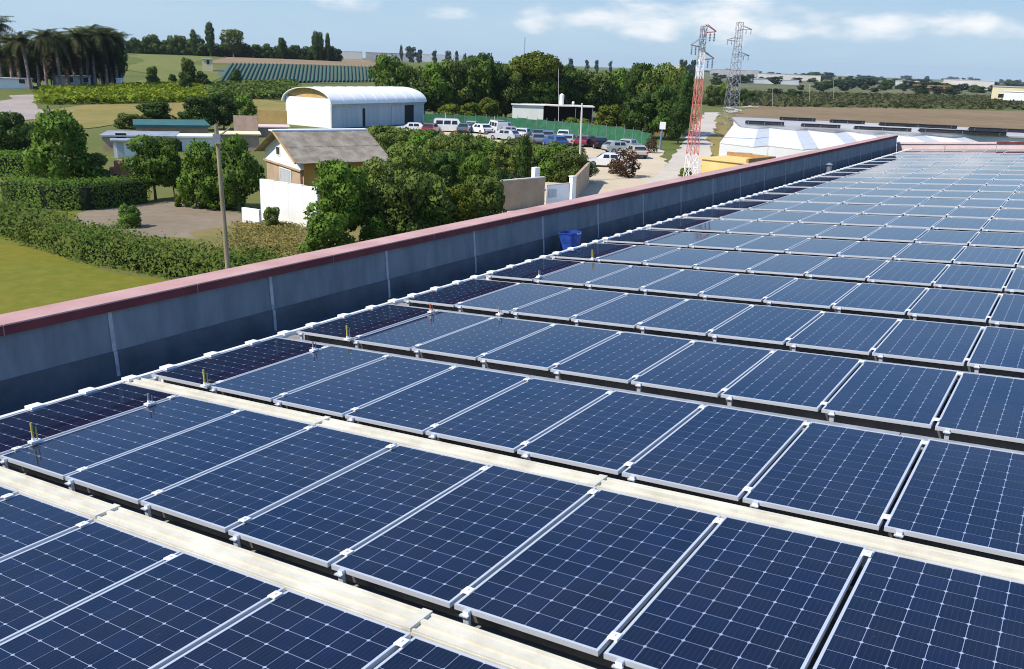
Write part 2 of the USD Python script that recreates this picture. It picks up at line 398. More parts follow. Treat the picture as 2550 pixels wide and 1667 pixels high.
noisy("brick_red", (0.33, 0.135, 0.075), (0.43, 0.19, 0.11), 3, 0.9)
noisy("block_pink", (0.38, 0.265, 0.21), (0.47, 0.34, 0.27), 1.5, 0.9)
noisy("slate_roof", (0.21, 0.235, 0.28), (0.31, 0.335, 0.38), 0.8, 0.6)
noisy("green_roof", (0.03, 0.10, 0.10), (0.05, 0.135, 0.13), 0.8, 0.7)
noisy("shade_green", (0.016, 0.095, 0.048), (0.034, 0.145, 0.075), 1.2, 0.8)
noisy("far_wall", (0.52, 0.50, 0.48), (0.62, 0.60, 0.57), 0.05, 0.8)
noisy("far_roof", (0.33, 0.33, 0.35), (0.44, 0.43, 0.44), 0.05, 0.8)
noisy("far_cream", (0.66, 0.58, 0.36), (0.72, 0.66, 0.46), 0.05, 0.8)
noisy("greenhouse_film", (0.42, 0.46, 0.50), (0.55, 0.58, 0.62), 0.05, 0.5)
noisy("wood_grey", (0.20, 0.155, 0.105), (0.34, 0.28, 0.20), 5, 0.9, stretch=(2, 2, 0.15))
noisy("pallet_wood", (0.40, 0.27, 0.15), (0.50, 0.36, 0.22), 4, 0.85)
plain("dark_opening", (0.012, 0.011, 0.011), 0.8)
plain("window_glass", (0.02, 0.024, 0.03), 0.08)
noisy("steel_grey", (0.20, 0.21, 0.25), (0.30, 0.31, 0.35), 3, 0.5, metallic=0.4)
noisy("steel_red", (0.46, 0.12, 0.11), (0.56, 0.19, 0.17), 3, 0.55)
noisy("steel_white", (0.68, 0.66, 0.66), (0.78, 0.76, 0.76), 3, 0.55)
noisy("blue_steel", (0.10, 0.16, 0.25), (0.16, 0.22, 0.32), 3, 0.5)
noisy("rack_dark", (0.02, 0.022, 0.028), (0.035, 0.036, 0.042), 3, 0.4)
plain("tyre", (0.02, 0.02, 0.02), 0.8)
plain("lamp_clear", (0.75, 0.75, 0.78), 0.15)
plain("lamp_red", (0.45, 0.02, 0.02), 0.2)
for nm, c in dict(white=(0.75, 0.75, 0.76), silver=(0.42, 0.44, 0.47), maroon=(0.20, 0.03, 0.06), teal=(0.05, 0.11, 0.15), blue=(0.04, 0.09, 0.26), slate=(0.15, 0.19, 0.26),
                  black=(0.012, 0.013, 0.018), sage=(0.38, 0.43, 0.41), beige=(0.46, 0.42, 0.38)).items():
    plain("paint_" + nm, c, 0.28, 0.1, coat_weight=0.8, coat_roughness=0.05)

# ------------------------------------------------------------------ air
usdkit.material(stage, LK + "/haze_air", {"v": ("principled_volume", {"color": (0.80, 0.88, 0.97), "density": 0.00006, "anisotropy": 0.2})}, volume="v.volume")
hz_v = np.array([[x, y, z] for x in (-9300, 9300) for y in (-9300, 9300) for z in (-5.0, 90.0)], float)
tag(part("haze", (hz_v, np.array([[0, 1, 3, 2], [4, 6, 7, 5], [0, 4, 5, 1], [2, 3, 7, 6], [0, 2, 6, 4], [1, 5, 7, 3]])), "haze_air", None), kind="stuff")

# ------------------------------------------------------------------ ground
rr = np.concatenate([np.linspace(0.5, 130, 20), np.linspace(138, 520, 56), np.geomspace(540, 9000, 46)])
aa = np.linspace(-math.pi, math.pi, 361)[:-1]
R_, A_ = np.meshgrid(rr, aa, indexing="ij")
X_, Y_ = R_ * np.sin(A_), R_ * np.cos(A_)
V_ = np.stack([X_, Y_, ground(X_, Y_)], -1).reshape(-1, 3)
n_, k_ = len(rr), len(aa)
I_, J_ = np.meshgrid(np.arange(n_ - 1), np.arange(k_), indexing="ij")
F_ = np.stack([I_ * k_ + J_, I_ * k_ + (J_ + 1) % k_, (I_ + 1) * k_ + (J_ + 1) % k_, (I_ + 1) * k_ + J_], -1).reshape(-1, 4)[:, ::-1]
F_ = np.vstack([F_[:, [0, 1, 2]], F_[:, [0, 2, 3]], np.array([[0, (j + 1), j] for j in range(1, k_ - 1)])])
tag(part("ground", (V_, F_), "plain_ground", None, smooth=True), kind="structure")
LAYER = [0]


def patch(name, pts, material, world=False, kind="structure", label=None, cat=None):
    import shapely
    LAYER[0] += 1
    w = np.array(pts, float) if world else np.array([G(*q)[:2] for q in pts])
    d0 = float(np.hypot(*w.mean(0))); st = 1.2 if d0 < 125 else d0 / 60
    q = []
    for a, b in zip(w, np.roll(w, -1, 0)):
        k = max(1, int(np.hypot(*(b - a)) / st)); q += [a + (b - a) * i / k for i in range(k)]
    q = np.array(q); c3 = np.c_[q / (st * 2.2), np.full(len(q), LAYER[0] * 7.7)]
    w = q + np.c_[noise(c3, 3) - .5, noise(c3, 9) - .5] * st * 1.5
    poly = shapely.Polygon(w).buffer(0)
    if poly.geom_type != "Polygon":
        poly = max(poly.geoms, key=lambda g: g.area)
    ext = math.sqrt(poly.area)
    v, f = trimesh.creation.triangulate_polygon(poly, engine="earcut")
    d = float(np.hypot(*w.mean(0)))
    if d > 125:
        v, f = trimesh.remesh.subdivide_to_size(np.c_[v, np.zeros(len(v))], f, max_edge=max(9.0, ext / 30), max_iter=14)
    v = np.asarray(v)
    x, y = v[:, 0], v[:, 1]
    z = ground(x, y) + (0.004 * LAYER[0] if d < 125 else 0.03 + 0.004 * LAYER[0])
    f = np.asarray(f)
    nz = np.cross(np.c_[x, y][f[:, 1]] - np.c_[x, y][f[:, 0]], np.c_[x, y][f[:, 2]] - np.c_[x, y][f[:, 0]])
    f[nz < 0] = f[nz < 0][:, ::-1]
    p = part(name, (np.c_[x, y, z], f), material, None)
    return tag(p, label, cat, None, kind)


patch("plain_field", [(1640, 205), (2420, 232), (2420, 262), (1900, 240), (1640, 246)], "green_band")
patch("far_field", [(1640, 172), (2420, 204), (2420, 230), (1640, 203)], "far_green")
patch("brown_field", [(1745, 247), (2000, 250), (2460, 262), (2500, 330), (1640, 322), (1665, 290)], "brown_field")
patch("sand_lot", [(960, 296), (1180, 300), (1345, 318), (1530, 340), (1560, 400), (1480, 450), (1270, 500), (1150, 520), (1110, 400), (930, 330)], "sand_lot")
patch("road", [(1638, 262), (1672, 262), (1660, 300), (1655, 360), (1640, 470), (1580, 560), (1180, 640), (1250, 520), (1480, 440), (1560, 372), (1612, 300)], "road_dust")
patch("verge", [(1672, 262), (1700, 262), (1690, 300), (1672, 380), (1650, 470), (1640, 470), (1655, 360), (1660, 300)], "dry_grass")
patch("path", [(1672, 262), (1800, 240), (1770, 238), (1660, 258)], "road_dust")
patch("lawn", [(-300, 520), (0, 560), (150, 610), (300, 640), (420, 655), (560, 690), (300, 900), (-300, 1000)], "lawn_yellow")
patch("garden_lawn", [(-200, 410), (90, 410), (340, 455), (620, 480), (560, 640), (200, 600), (-200, 520)], "lawn_garden")
patch("gravel_yard", [(160, 500), (330, 472), (470, 470), (560, 500), (690, 540), (560, 560), (330, 548), (250, 560)], "gravel_yard")
patch("rough_ground", [(420, 545), (560, 520), (720, 540), (1180, 510), (1300, 480), (1250, 560), (800, 660), (480, 700), (430, 640)], "rough_grass")
patch("dry_strip", [(60, 262), (200, 246), (420, 240), (600, 232), (680, 240), (690, 275), (540, 262), (330, 285), (190, 300), (90, 300)], "dry_grass")
patch("dirt_track", [(-60, 262), (0, 246), (30, 224), (88, 222), (95, 255), (150, 262), (190, 258), (120, 272), (-60, 290)], "track_dirt")
patch("hill", [(285, 121), (460, 124), (500, 148), (480, 200), (300, 205)], "hill_grass")
patch("bare_field", [(462, 124.5), (780, 136), (868, 141), (872, 158), (720, 152), (500, 149)], "bare_soil")
patch("crop_field", [(530, 149), (700, 152), (868, 158), (878, 190), (640, 196), (500, 196)], "crop_soil")

# ------------------------------------------------------------------ the roof the camera stands on (u across, v away from the camera, z up from the panels)
RM = np.array([[0.8473931, 0.52741966, -0.06126525], [-0.5255068, 0.84958232, 0.04530442], [0.07594431, -0.00619535, 0.99709281]])
RC = np.array([8.9592, 0.0, 2.8827])


def roofp(u, v, z=0.0):
    return RM @ (np.array([u, v, z], float) - RC) + EYE


def roof_thing(name, label, cat, group=None, u=0, v=0, z=0, kind=None):
    return thing(name, label, cat, group, RM, roofp(u, v, z), kind=kind)


def ordinal(n):
    w = ["first", "second", "third", "fourth", "fifth", "sixth", "seventh", "eighth", "ninth", "tenth", "eleventh", "twelfth", "thirteenth", "fourteenth", "fifteenth",
         "sixteenth", "seventeenth", "eighteenth", "nineteenth", "twentieth", "twenty-first", "twenty-second", "twenty-third", "twenty-fourth", "twenty-fifth"]
    return w[n]


V0, PITCH, PLEN, U0, NROW = 1.571, 2.3057, 1.932, -0.02, 24
VEND = V0 + NROW * PITCH + 0.1
t = roof_thing("warehouse", "long warehouse below the camera whose gently sloping roof carries the solar panels", "warehouse")
m = MB()
for i in range(160):                                  # trapezoidal sheet: ribs along u
    v = -6 + i * 0.405
    m.box(-1.0, 26, v, v + 0.27, -0.30, -0.262).box(-1.0, 26, v + 0.27, v + 0.405, -0.30, -0.225)
m.out("roof_sheet", "roof_metal", t)
MB().box(-1.32, -1.06, -6, VEND + 0.9, -8.2, -0.36).box(-1.06, 26, VEND + 0.6, VEND + 0.86, -9.6, -0.305).box(-1.06, 26, -6, -5.8, -9.6, -0.305).out("outer_wall", "wall_render", t)
MB().box(-0.99, -0.62, -6, VEND + 0.55, -0.222, -0.215).box(-0.64, -0.62, -6, VEND + 0.55, -0.215, -0.17).out("gutter", "dark_blue_grey", t)

t = roof_thing("parapet_wall", "long low grey concrete parapet with red coping along the left roof edge", "wall")
JV = [6.405 + 2.6 * k for k in range(-4, 21)]
for a, b in zip(JV[:-1], JV[1:]):
    b2 = min(b, VEND + 0.55)
    if b2 <= a + 0.1:
        break
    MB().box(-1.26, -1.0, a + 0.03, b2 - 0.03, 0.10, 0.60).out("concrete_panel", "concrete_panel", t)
    MB().box(-1.26, -0.985, a + 0.03, b2 - 0.03, -0.36, 0.10).out("flashing_panel", "dark_blue_grey", t)  # lower wall band, coloured darker than the panel above
    MB().box(-1.25, -0.992, a - 0.028, a + 0.028, 0.102, 0.60).box(-1.25, -0.978, a - 0.024, a + 0.024, -0.34, 0.099).out("joint_strip", "joint_filler", t)
for a, b in zip(JV[:-1], JV[1:]):
    a2, b2 = a + 1.3, min(b + 1.3, VEND + 0.6)
    if b2 <= a2 + 0.1:
        break
    MB().box(-1.45, -0.962, a2 + 0.006, b2 - 0.006, 0.60, 0.705).out("coping", "coping_shaded_red", t)
    v = np.array([(-1.462, y, z) for y in (a2 + 0.006, b2 - 0.006) for z in (0.705, 0.735)] + [(-0.954, y, z) for y in (a2 + 0.006, b2 - 0.006) for z in (0.705, 0.722)])
    part("coping_top", (v, np.array([[0, 2, 3, 1], [4, 5, 7, 6], [0, 1, 5, 4], [2, 6, 7, 3], [1, 3, 7, 5], [0, 4, 6, 2]])[:, ::-1]), "coping_sunlit_faded", t)
    MB().box(-1.445, -0.966, b2 - 0.0055, b2 + 0.0055, 0.60, 0.70).out("coping_joint", "joint_filler", t)
t = roof_thing("end_parapet", "low pale parapet with pink coping across the far end of the roof", "wall")
for i in range(9):
    a = -1.0 + i * 2.6
    MB().box(a + 0.02, a + 2.58, VEND + 0.62, VEND + 0.84, -0.30, 0.22).out("concrete_panel", "coping_pale", t)
    MB().box(a + 0.005, a + 2.595, VEND + 0.56, VEND + 0.90, 0.22, 0.31).out("coping", "coping_pale" if i < 2 else "coping_shaded_red", t)

# panels: x across, y along the slope of the grid, origin at the middle of the near edge, z = 0 at the top of the frame
PW = 0.966
CW, CL = 0.1555, 0.1555
CP, LP = 0.1590, 0.1588


def frame_mesh():
    m = MB(); w, h, f = PW / 2, 0.034, 0.018
    m.box(-w, w, 0, f, -h, 0).box(-w, w, PLEN - f, PLEN, -h, 0).box(-w, -w + f, f, PLEN - f, -h, 0).box(w - f, w, f, PLEN - f, -h, 0)
    return m.mesh()


def cell_shape(i, j):
    x, y = (i - 2.5) * CP, PLEN / 2 + (j - 5.5) * LP
    a, c = CW / 2, 0.011
    o = np.array([(-a + c, -a), (a - c, -a), (a, -a + c), (a, a - c), (a - c, a), (-a + c, a), (-a, a - c), (-a, -a + c)])
    v = np.c_[o[:, 0] + x, o[:, 1] + y, np.full(8, -0.0030)]
    return v, np.array([[0, k, k + 1] for k in range(1, 7)])


fr = frame_mesh()
bs = MB().box(-PW / 2 + 0.018, PW / 2 - 0.018, 0.018, PLEN - 0.018, -0.010, -0.0040).mesh()


def panel_class(name, detailed):
    c = kind_class(name)
    part("frame", fr, "frame_aluminium", c)
    part("backsheet", bs, "backsheet", c)
    m = MB()
    for j in range(12):
        for i in range(6):
            v, f = cell_shape(i, j)
            if detailed:
                part("cell", (v, f), "cell_silicon", c)
            else:
                m.add(v, f)
    if not detailed:
        part("cell_sheet", m.mesh(), "cell_silicon", c, kind="stuff")
    for y in (0.17, PLEN - 0.10):
        MB().box(PW / 2 - 0.014, PW / 2 + 0.048, y - 0.035, y + 0.035, 0.0006, 0.009).box(PW / 2 + 0.012, PW / 2 + 0.022, y - 0.01, y + 0.01, 0.009, 0.016).out("clamp", "clamp_metal", c)
    MB().box(-0.40, -0.36, -0.030, -0.004, -0.21, -0.004).box(-0.41, -0.35, -0.055, -0.030, -0.030, -0.022).out("bracket", "frame_aluminium", c)
    for y in (0.16, PLEN - 0.20):
        MB().box(-PW / 2 - 0.017, PW / 2 + 0.017, y, y + 0.04, -0.20, -0.045).out("mounting_rail", "dark_rail", c)
    return c


near_class, far_class = panel_class("solar_panel", True), panel_class("solar_panel", False)
for k in range(-1, NROW):
    for c in range(0, 16):
        v = V0 + k * PITCH
        pts = [roofp(U0 + c + a, v + b) for a in np.linspace(0, 1, 5) for b in np.linspace(0, PLEN, 5)]
        seen = False
        for p in pts:
            if depth(p) > 0.3:
                x, y = project(p)
                seen |= -110 < x < 2490 and -50 < y < 1640
        if not seen:
            continue
        col = "beside the parapet" if c == 0 else f"{ordinal(c)} from the parapet"
        lab = f"blue solar panel in the {ordinal(k + 1)} row from the front, {col}"
        if c == 0:
            lab = f"dark shaded solar panel beside the parapet in the {ordinal(k + 1)} row from the front"
        z = 0.004 * math.sin(k * 3.1 + c * 1.7)
        tilt = np.array([[1, 0, 0], [0, 1, 0.0], [0, 0, 1.0]])
        a, b = RNG.normal(0, 0.0022, 2)
        tilt = np.array([[1, 0, b], [0, 1, a], [-b, -a, 1.0]])
        q, _ = np.linalg.qr(tilt); q *= np.sign(np.diag(q))[None, :]
        copy_of(near_class if k <= 3 else far_class, "solar_panel", lab, "solar panel", "solar panels in rows on the sloping roof", RM @ q, roofp(U0 + c + 0.5, v, z))

# cream cable trays between the front rows
for k, lab in ((0, "wide cream metal cable tray nearest the camera between two panel rows"), (1, "second cream cable tray from the front, meeting the rail at the parapet")):
    v = V0 + k * PITCH + PLEN + 0.035
    t = roof_thing("cable_tray", lab, "cable tray", None, 0, v, 0)
    u = -0.1
    while u < 11.5:
        e = min(u + 3.0, 11.5)
        MB().box(u + .002, e - .002, 0.0, 0.205, -0.075, -0.018).out("tray_cover", "tray_cream", t)
        MB().box(u + .002, e - .002, 0.004, 0.022, -0.018, -0.004).box(u + .002, e - .002, 0.085, 0.118, -0.018, 0.004).box(u + .002, e - .002, 0.183, 0.203, -0.018, -0.004).out("tray_lip", "tray_cream", t)
        u = e
    for j in range(1, 4):
        MB().box(-0.1 + j * 3.0 - 0.035, -0.1 + j * 3.0 + 0.035, -0.003, 0.208, -0.0175, 0.0065).out("joint_plate", "tray_cream", t)
    for c in range(0, 12):
        MB().box(c + 0.10, c + 0.16, 0.02, 0.20, -0.24, -0.076).out("tray_support", "clamp_metal", t)

for k in range(2, NROW - 1):
    t = roof_thing("cable_channel", f"dull metal cable channel lying in the gap behind the {ordinal(k + 1)} panel row", "cable channel", "cable channels between the panel rows", 0, V0 + k * PITCH + PLEN + 0.06, 0)
    for i in range(4):
        MB().box(-0.05 + i * 3.9, -0.05 + (i + 1) * 3.9 - .01, -0.01, 0.13, -0.10, -0.045).out("channel_length", "channel_zinc", t)
t = roof_thing("edge_rail", "white metal rail with clamps along the panel edge facing the parapet", "rail")
ve = -2.5
while ve < VEND - 0.6:
    e = min(ve + 3.3, VEND - 0.6)
    if not (39.2 < ve < 40.0):
        MB().box(-0.085, -0.022, ve + 0.004, e - 0.004, -0.05, 0.006).out("rail_length", "rail_white", t)
    ve = e
for k in range(-2, NROW):
    for dv in (0.32, 0.95, 1.58, 2.12):
        v = V0 + k * PITCH + dv + 0.05 * math.sin(k * 2.3 + dv)
        MB().box(-0.125, 0.012, v - 0.07, v + 0.07, -0.01, 0.022).box(-0.16, -0.10, v - 0.04, v + 0.04, -0.20, -0.012).out("rail_clamp", "rail_white", t)

# short rods standing in the gap between the first two panel columns
RODS = [(0.985, 4.20, "yellow", "yellow rod with bracket nearest the camera, beside the first dark panels"), (0.985, 5.43, "grey", "short grey rod between the two yellow rods near the parapet"),
        (0.985, 6.14, "yellow", "tall yellow rod just past the second cable tray"), (0.985, 7.80, "grey", "short grey rod past the second yellow rod"),
        (0.985, 8.42, "yellow", "thin yellow rod in the fourth panel row beside the dark panels"), (0.985, 10.2, "red", "short red rod at the corner of a dark panel"),
        (1.985, 10.5, "grey", "thin dark rod one column out from the red rod"), (0.985, 13.3, "grey", "dark rod past the red rod"), (0.985, 15.3, "yellow", "farthest thin yellow rod, level with the blue tub")]
for u, v, col, lab in RODS:
    t = roof_thing("marker_rod", lab, "rod", None, u, v, 0)
    h = {"yellow": 0.20, "red": 0.14, "grey": 0.13}[col]
    m_ = {"yellow": "rod_yellow", "red": "rod_red", "grey": "steel_grey"}[col]
    MB().bar((0, 0, 0.012), (0.004, 0, h), 0.011, 0.010, 8).bar((0.016, 0.03, 0.012), (0.02, 0.03, h * 0.8), 0.007, 0.006, 6).out("rod", m_, t)
    MB().box(-0.03, 0.04, -0.04, 0.06, 0.010, 0.030).box(-0.008, 0.012, -0.012, 0.012, 0.030, 0.055).out("base_clip", "clamp_metal", t)


def tub(name, lab, u, v, rx, ry, h, mat, mat2):
    t = roof_thing(name, lab, "tub", None, u, v, -0.214)
    n = 28; th = np.arange(n) * 2 * math.pi / n
    sq = lambda k: np.stack([np.sign(np.cos(th)) * np.abs(np.cos(th)) ** 0.6 * rx * k, np.sign(np.sin(th)) * np.abs(np.sin(th)) ** 0.6 * ry * k], 1)
    prof = [(0.0, 0.0), (0.80, 0.0), (0.84, 0.02), (1.0, h), (1.05, h), (1.05, h + 0.02), (0.96, h + 0.02), (0.81, 0.03), (0.0, 0.03)]
    V = np.vstack([np.c_[sq(k), np.full(n, z)] for k, z in prof])
    F = [[i * n + j, i * n + (j + 1) % n, (i + 1) * n + (j + 1) % n, (i + 1) * n + j] for i in range(len(prof) - 1) for j in range(n)]
    part("bowl", (V, np.array(F)), mat, t, smooth=40)
    for sx in (-1, 1):
        m = MB(); pts = [(sx * rx * 1.05, -0.07, h), (sx * rx * 1.22, -0.06, h - 0.01), (sx * rx * 1.22, 0.06, h - 0.01), (sx * rx * 1.05, 0.07, h)]
        for a, b in zip(pts[:-1], pts[1:]):
            m.bar(a, b, 0.012, n=6)
        m.out("handle", mat2, t)
    return t


tub("plastic_tub", "dark blue plastic tub standing between the panels and the parapet", -0.60, 17.3, 0.20, 0.25, 0.40, "tub_blue", "tub_pale")
t = roof_thing("vent_pipe", "short grey vent pipe beside the parapet where the edge rail breaks", "pipe", None, -0.45, 39.5, -0.21)
MB().bar((0, 0, 0), (0, 0, 0.42), 0.10, n=14).out("pipe", "steel_grey", t)
MB().bar((0, 0, 0.42), (0, 0, 0.50), 0.16, 0.03, n=14).out("cowl", "steel_grey", t)

# ------------------------------------------------------------------ vegetation
def leaf_cloud(rng, lobes, n, size, shell=(0.72, 1.06), up=0.0):
    """Leaf quads over a heap of ellipsoids (centre, radii). Returns vertices, faces, normals."""
    C = np.array([l[0] for l in lobes], float); Rd = np.array([l[1] for l in lobes], float)
    w = Rd.prod(1) ** (2 / 3); k = rng.choice(len(lobes), n, p=w / w.sum())
    d = rng.normal(size=(n, 3)); d /= np.linalg.norm(d, axis=1, keepdims=True)
    rad = rng.uniform(shell[0], shell[1], n) ** 0.8
    p = C[k] + d * Rd[k] * rad[:, None]
    p += rng.normal(0, size * 0.35, (n, 3))
    q = ((p[:, None] - C[None]) / Rd[None]); inside = ((q ** 2).sum(-1) < 0.42).any(1)
    keep = ~inside & (p[:, 2] > 0.0)
    p, d, k = p[keep], d[keep], k[keep]
    n = len(p)
    out = d / Rd[k]; out /= np.linalg.norm(out, axis=1, keepdims=True)
    fn = out + rng.normal(0, 0.75, (n, 3)); fn[:, 2] += up; fn /= np.linalg.norm(fn, axis=1, keepdims=True)
    a = np.cross(fn, rng.normal(size=(n, 3))); a /= np.linalg.norm(a, axis=1, keepdims=True); b = np.cross(fn, a)
    s = size * rng.uniform(0.55, 1.35, n)[:, None]
    v = np.stack([p - a * s, p - b * s * 0.55, p + a * s, p + b * s * 0.55], 1).reshape(-1, 3)
    f = np.arange(n)[:, None] * 4 + np.array([[0, 1, 2, 3]])
    f = np.vstack([f[:, [0, 1, 2]], f[:, [0, 2, 3]]])
    nn = 0.85 * out + 0.38 * fn; nn /= np.linalg.norm(nn, axis=1, keepdims=True)
    return v, f, np.repeat(nn, 4, 0)


def trunk_mesh(rng, h, r, limbs=5, reach=0.28, top=0.75):
    m = MB()
    pts = [np.array([0, 0, -0.03])]
    for i in range(1, 5):
        pts.append(np.array([rng.normal(0, 0.012) * i, rng.normal(0, 0.012) * i, h * i / 4]))
    for i in range(4):
        m.bar(pts[i], pts[i + 1], r * (1 - 0.18 * i), r * (1 - 0.18 * (i + 1)), 7)
    for i in range(limbs):
        a = i * 2.4 + rng.uniform(0, 1); z = h * rng.uniform(0.6, 1.0)
        e = np.array([math.cos(a) * reach, math.sin(a) * reach, z + (top - h) * rng.uniform(0.4, 0.9)])
        m.bar((0, 0, z), e, r * 0.45, r * 0.15, 5)
    return m.mesh()


def tree_class(name, seed, leaf, lobes_n, n, size, low=0.22, shape="round", bark="bark"):
    """A tree of height 1 and width 1."""
    rng = np.random.default_rng(seed); c = kind_class(name); L = []
    if shape == "round":
        for i in range(lobes_n):
            z = rng.uniform(low + 0.10, 0.90); rm = 0.40 * math.sin(math.pi * min(0.97, max(0.10, (z - low * 0.75) / (1.06 - low * 0.75)))) ** 0.6
            a = i * 2.399 + rng.uniform(-.4, .4); r = rm * rng.uniform(0.35, 1.0); s = rng.uniform(0.11, 0.19)
            L.append(((r * math.cos(a), r * math.sin(a), min(z, 1.0 - s * 0.8)), (s, s, s * rng.uniform(.65, .9))))
        L.append(((0, 0, low + (1 - low) * 0.5), (0.27, 0.27, (1 - low) * 0.36)))
    elif shape == "bush":
        for i in range(lobes_n):
            z = rng.uniform(0.08, 0.84); rm = 0.40 * math.sqrt(max(0.05, 1 - (z / 0.98) ** 2.2))
            a = i * 2.399 + rng.uniform(-.4, .4); r = rm * rng.uniform(0.5, 1.0); s = rng.uniform(0.10, 0.18)
            L.append(((r * math.cos(a), r * math.sin(a), z), (s, s, s * rng.uniform(.8, 1.1))))
        L.append(((0, 0, 0.38), (0.30, 0.30, 0.42)))
    elif shape == "spire":
        for i in range(lobes_n):
            z = 0.06 + 0.88 * i / (lobes_n - 1); s = 0.36 * math.sin(math.pi * (0.12 + 0.84 * (1 - z)) ** 0.8) + 0.06
            a = i * 2.399; L.append(((0.12 * s * math.cos(a) * 2, 0.12 * s * math.sin(a) * 2, z), (s, s, 0.085)))
    elif shape == "spread":
        for i in range(lobes_n):
            a = i * 2.399; r = 0.38 * math.sqrt((i + 0.5) / lobes_n); s = rng.uniform(0.10, 0.16)
            L.append(((r * math.cos(a), r * math.sin(a), 0.76 + 0.14 * (1 - (r / 0.4) ** 2) + rng.uniform(-.07, .04)), (s, s, s * 0.7)))
    v, f, nn = leaf_cloud(rng, L, n, size)
    part("crown", (v, f), leaf, c, normals=nn)
    if shape != "bush":
        part("trunk", trunk_mesh(rng, low + 0.3, 0.030 if shape != "spire" else 0.06), bark, c, smooth=40)
    else:
        part("stem", trunk_mesh(rng, 0.45, 0.028, 6, 0.22, 0.6), bark, c, smooth=40)
    return c


K = {}
for i in range(3):
    K["green", i] = tree_class("broadleaf_tree", 11 + i, "leaf_green", 30, 8500, 0.030)
    K["dark", i] = tree_class("dark_tree", 21 + i, "leaf_dark", 28, 8500, 0.030, low=0.12)
    K["olive", i] = tree_class("olive_tree", 31 + i, "leaf_olive", 32, 7500, 0.028, low=0.15)
    K["bushg", i] = tree_class("green_bush", 41 + i, "leaf_green", 26, 7000, 0.034, shape="bush")
    K["bushy", i] = tree_class("yellow_green_bush", 51 + i, "leaf_yellow", 26, 7000, 0.034, shape="bush")
    K["busho", i] = tree_class("olive_bush", 61 + i, "leaf_olive", 26, 7000, 0.034, shape="bush")
    K["far", i] = tree_class("far_tree", 71 + i, "leaf_far", 12, 900, 0.075, low=0.02, shape="round")
for i in range(2):
    K["bushd", i] = tree_class("dark_bush", 81 + i, "leaf_dark", 26, 7000, 0.034, shape="bush")
    K["cyp", i] = tree_class("cypress_tree", 91 + i, "leaf_dark", 14, 3500, 0.05, low=0.05, shape="spire")
    K["brown", i] = tree_class("brown_bush", 95 + i, "leaf_brown", 22, 3200, 0.032, shape="bush")
K["spread", 0] = tree_class("spreading_pine", 99, "leaf_yellow", 36, 9000, 0.026, low=0.4, shape="spread")
K["spread", 1] = tree_class("spreading_pine", 98, "leaf_far", 20, 1500, 0.05, low=0.4, shape="spread")


def tree(kind, i, x, yb, yt, w, name, label, cat="tree", group=None, p=None, sink=0.0, r=None):
    """Base pixel, top pixel, width in pixels of the wide view."""
    if r is None:
        q = G(x, yb) if p is None else p
        d = depth(q); H = height_to(q, x, yt)
    else:                                            # known distance: stand on the terrain, reach up to the top pixel
        e = ray(x, yt); a = math.atan2(e[0], e[1])
        q = np.array([r * math.sin(a), r * math.cos(a), 0.0]); q[2] = float(ground(q[0], q[1]))
        d = depth(q); H = EYE[2] + e[2] * r / math.hypot(e[0], e[1]) - q[2]
    Wd = w * d * S / FPX
    n = max(j for k, j in K if k == kind) + 1
    a = RNG.uniform(0, 6.28)
    q = np.array(q); q[2] -= sink
    return copy_of(K[kind, i % n], name, label, cat, group, rotz(a), q, (Wd, Wd, H + sink))


# palms
def palm_class(seed, dead):
    rng = np.random.default_rng(seed); c = kind_class("palm_tree")
    m = MB(); pts = []
    lean = rng.uniform(-0.03, 0.03, 2)
    for i in range(9):
        z = i / 8 * 0.74; pts.append(np.array([lean[0] * z * z * 3, lean[1] * z * z * 3, z - (0.02 if i == 0 else 0)]))
    rad = [0.034, 0.026, 0.023, 0.022, 0.022, 0.022, 0.023, 0.026, 0.024]
    for i in range(8):
        m.bar(pts[i], pts[i + 1], rad[i], rad[i + 1], 8)
    m.out("trunk", "palm_bark", c, smooth=50)
    top = pts[-1]

    def fronds(n, e0, e1, ln, mat, name, dry=False):
        V, F, N, k = [], [], [], 0
        for j in range(n):
            a = j * 2.399 + rng.uniform(-.2, .2); e = rng.uniform(e0, e1)
            u = np.array([math.cos(a), math.sin(a), 0.0]); L = ln * rng.uniform(0.8, 1.1)
            for s in range(9):
                t = (s + 0.5) / 9
                ang = e - 1.5 * t
                org = pts[8 - (j % 3 if dry else 0)]
                pos = org + u * L * t * math.cos(e - 0.6 * t) * (0.62 if dry else 1.0) + np.array([0, 0, 1.0]) * L * (math.sin(e) * t - (0.45 if e > 0.7 else 0.75) * t * t)
                fw = u * math.cos(ang) + np.array([0, 0, math.sin(ang)]); sd = np.cross(u, [0, 0, 1.0])
                for side in (-1, 1):
                    for rep in range(2):
                        tip = pos + (sd * side * 0.8 + fw * 0.6 + np.array([0, 0, -0.55])) * L * 0.30 * (1.05 - 0.7 * t) * rng.uniform(.7, 1.1)
                        b0, b1 = pos + fw * L * (0.05 * rep), pos + fw * L * (0.05 * rep + 0.045)
                        V += [b0, b1, tip]; F.append([k, k + 1, k + 2] if np.cross(b1 - b0, tip - b0)[2] > 0 else [k, k + 2, k + 1]); k += 3
                        nrm = np.array([0, 0, 0.8]) + u * 0.5 + rng.normal(0, .25, 3); nrm /= np.linalg.norm(nrm); N += [nrm] * 3
        part(name, (np.array(V), np.array(F)), mat, c, normals=N)
    fronds(64, -0.5, 1.5, 0.26, "leaf_palm", "crown")
    if dead:
        fronds(60, -1.5, -0.4, 0.24, "leaf_palm_dry", "dry_skirt", True)
    return c


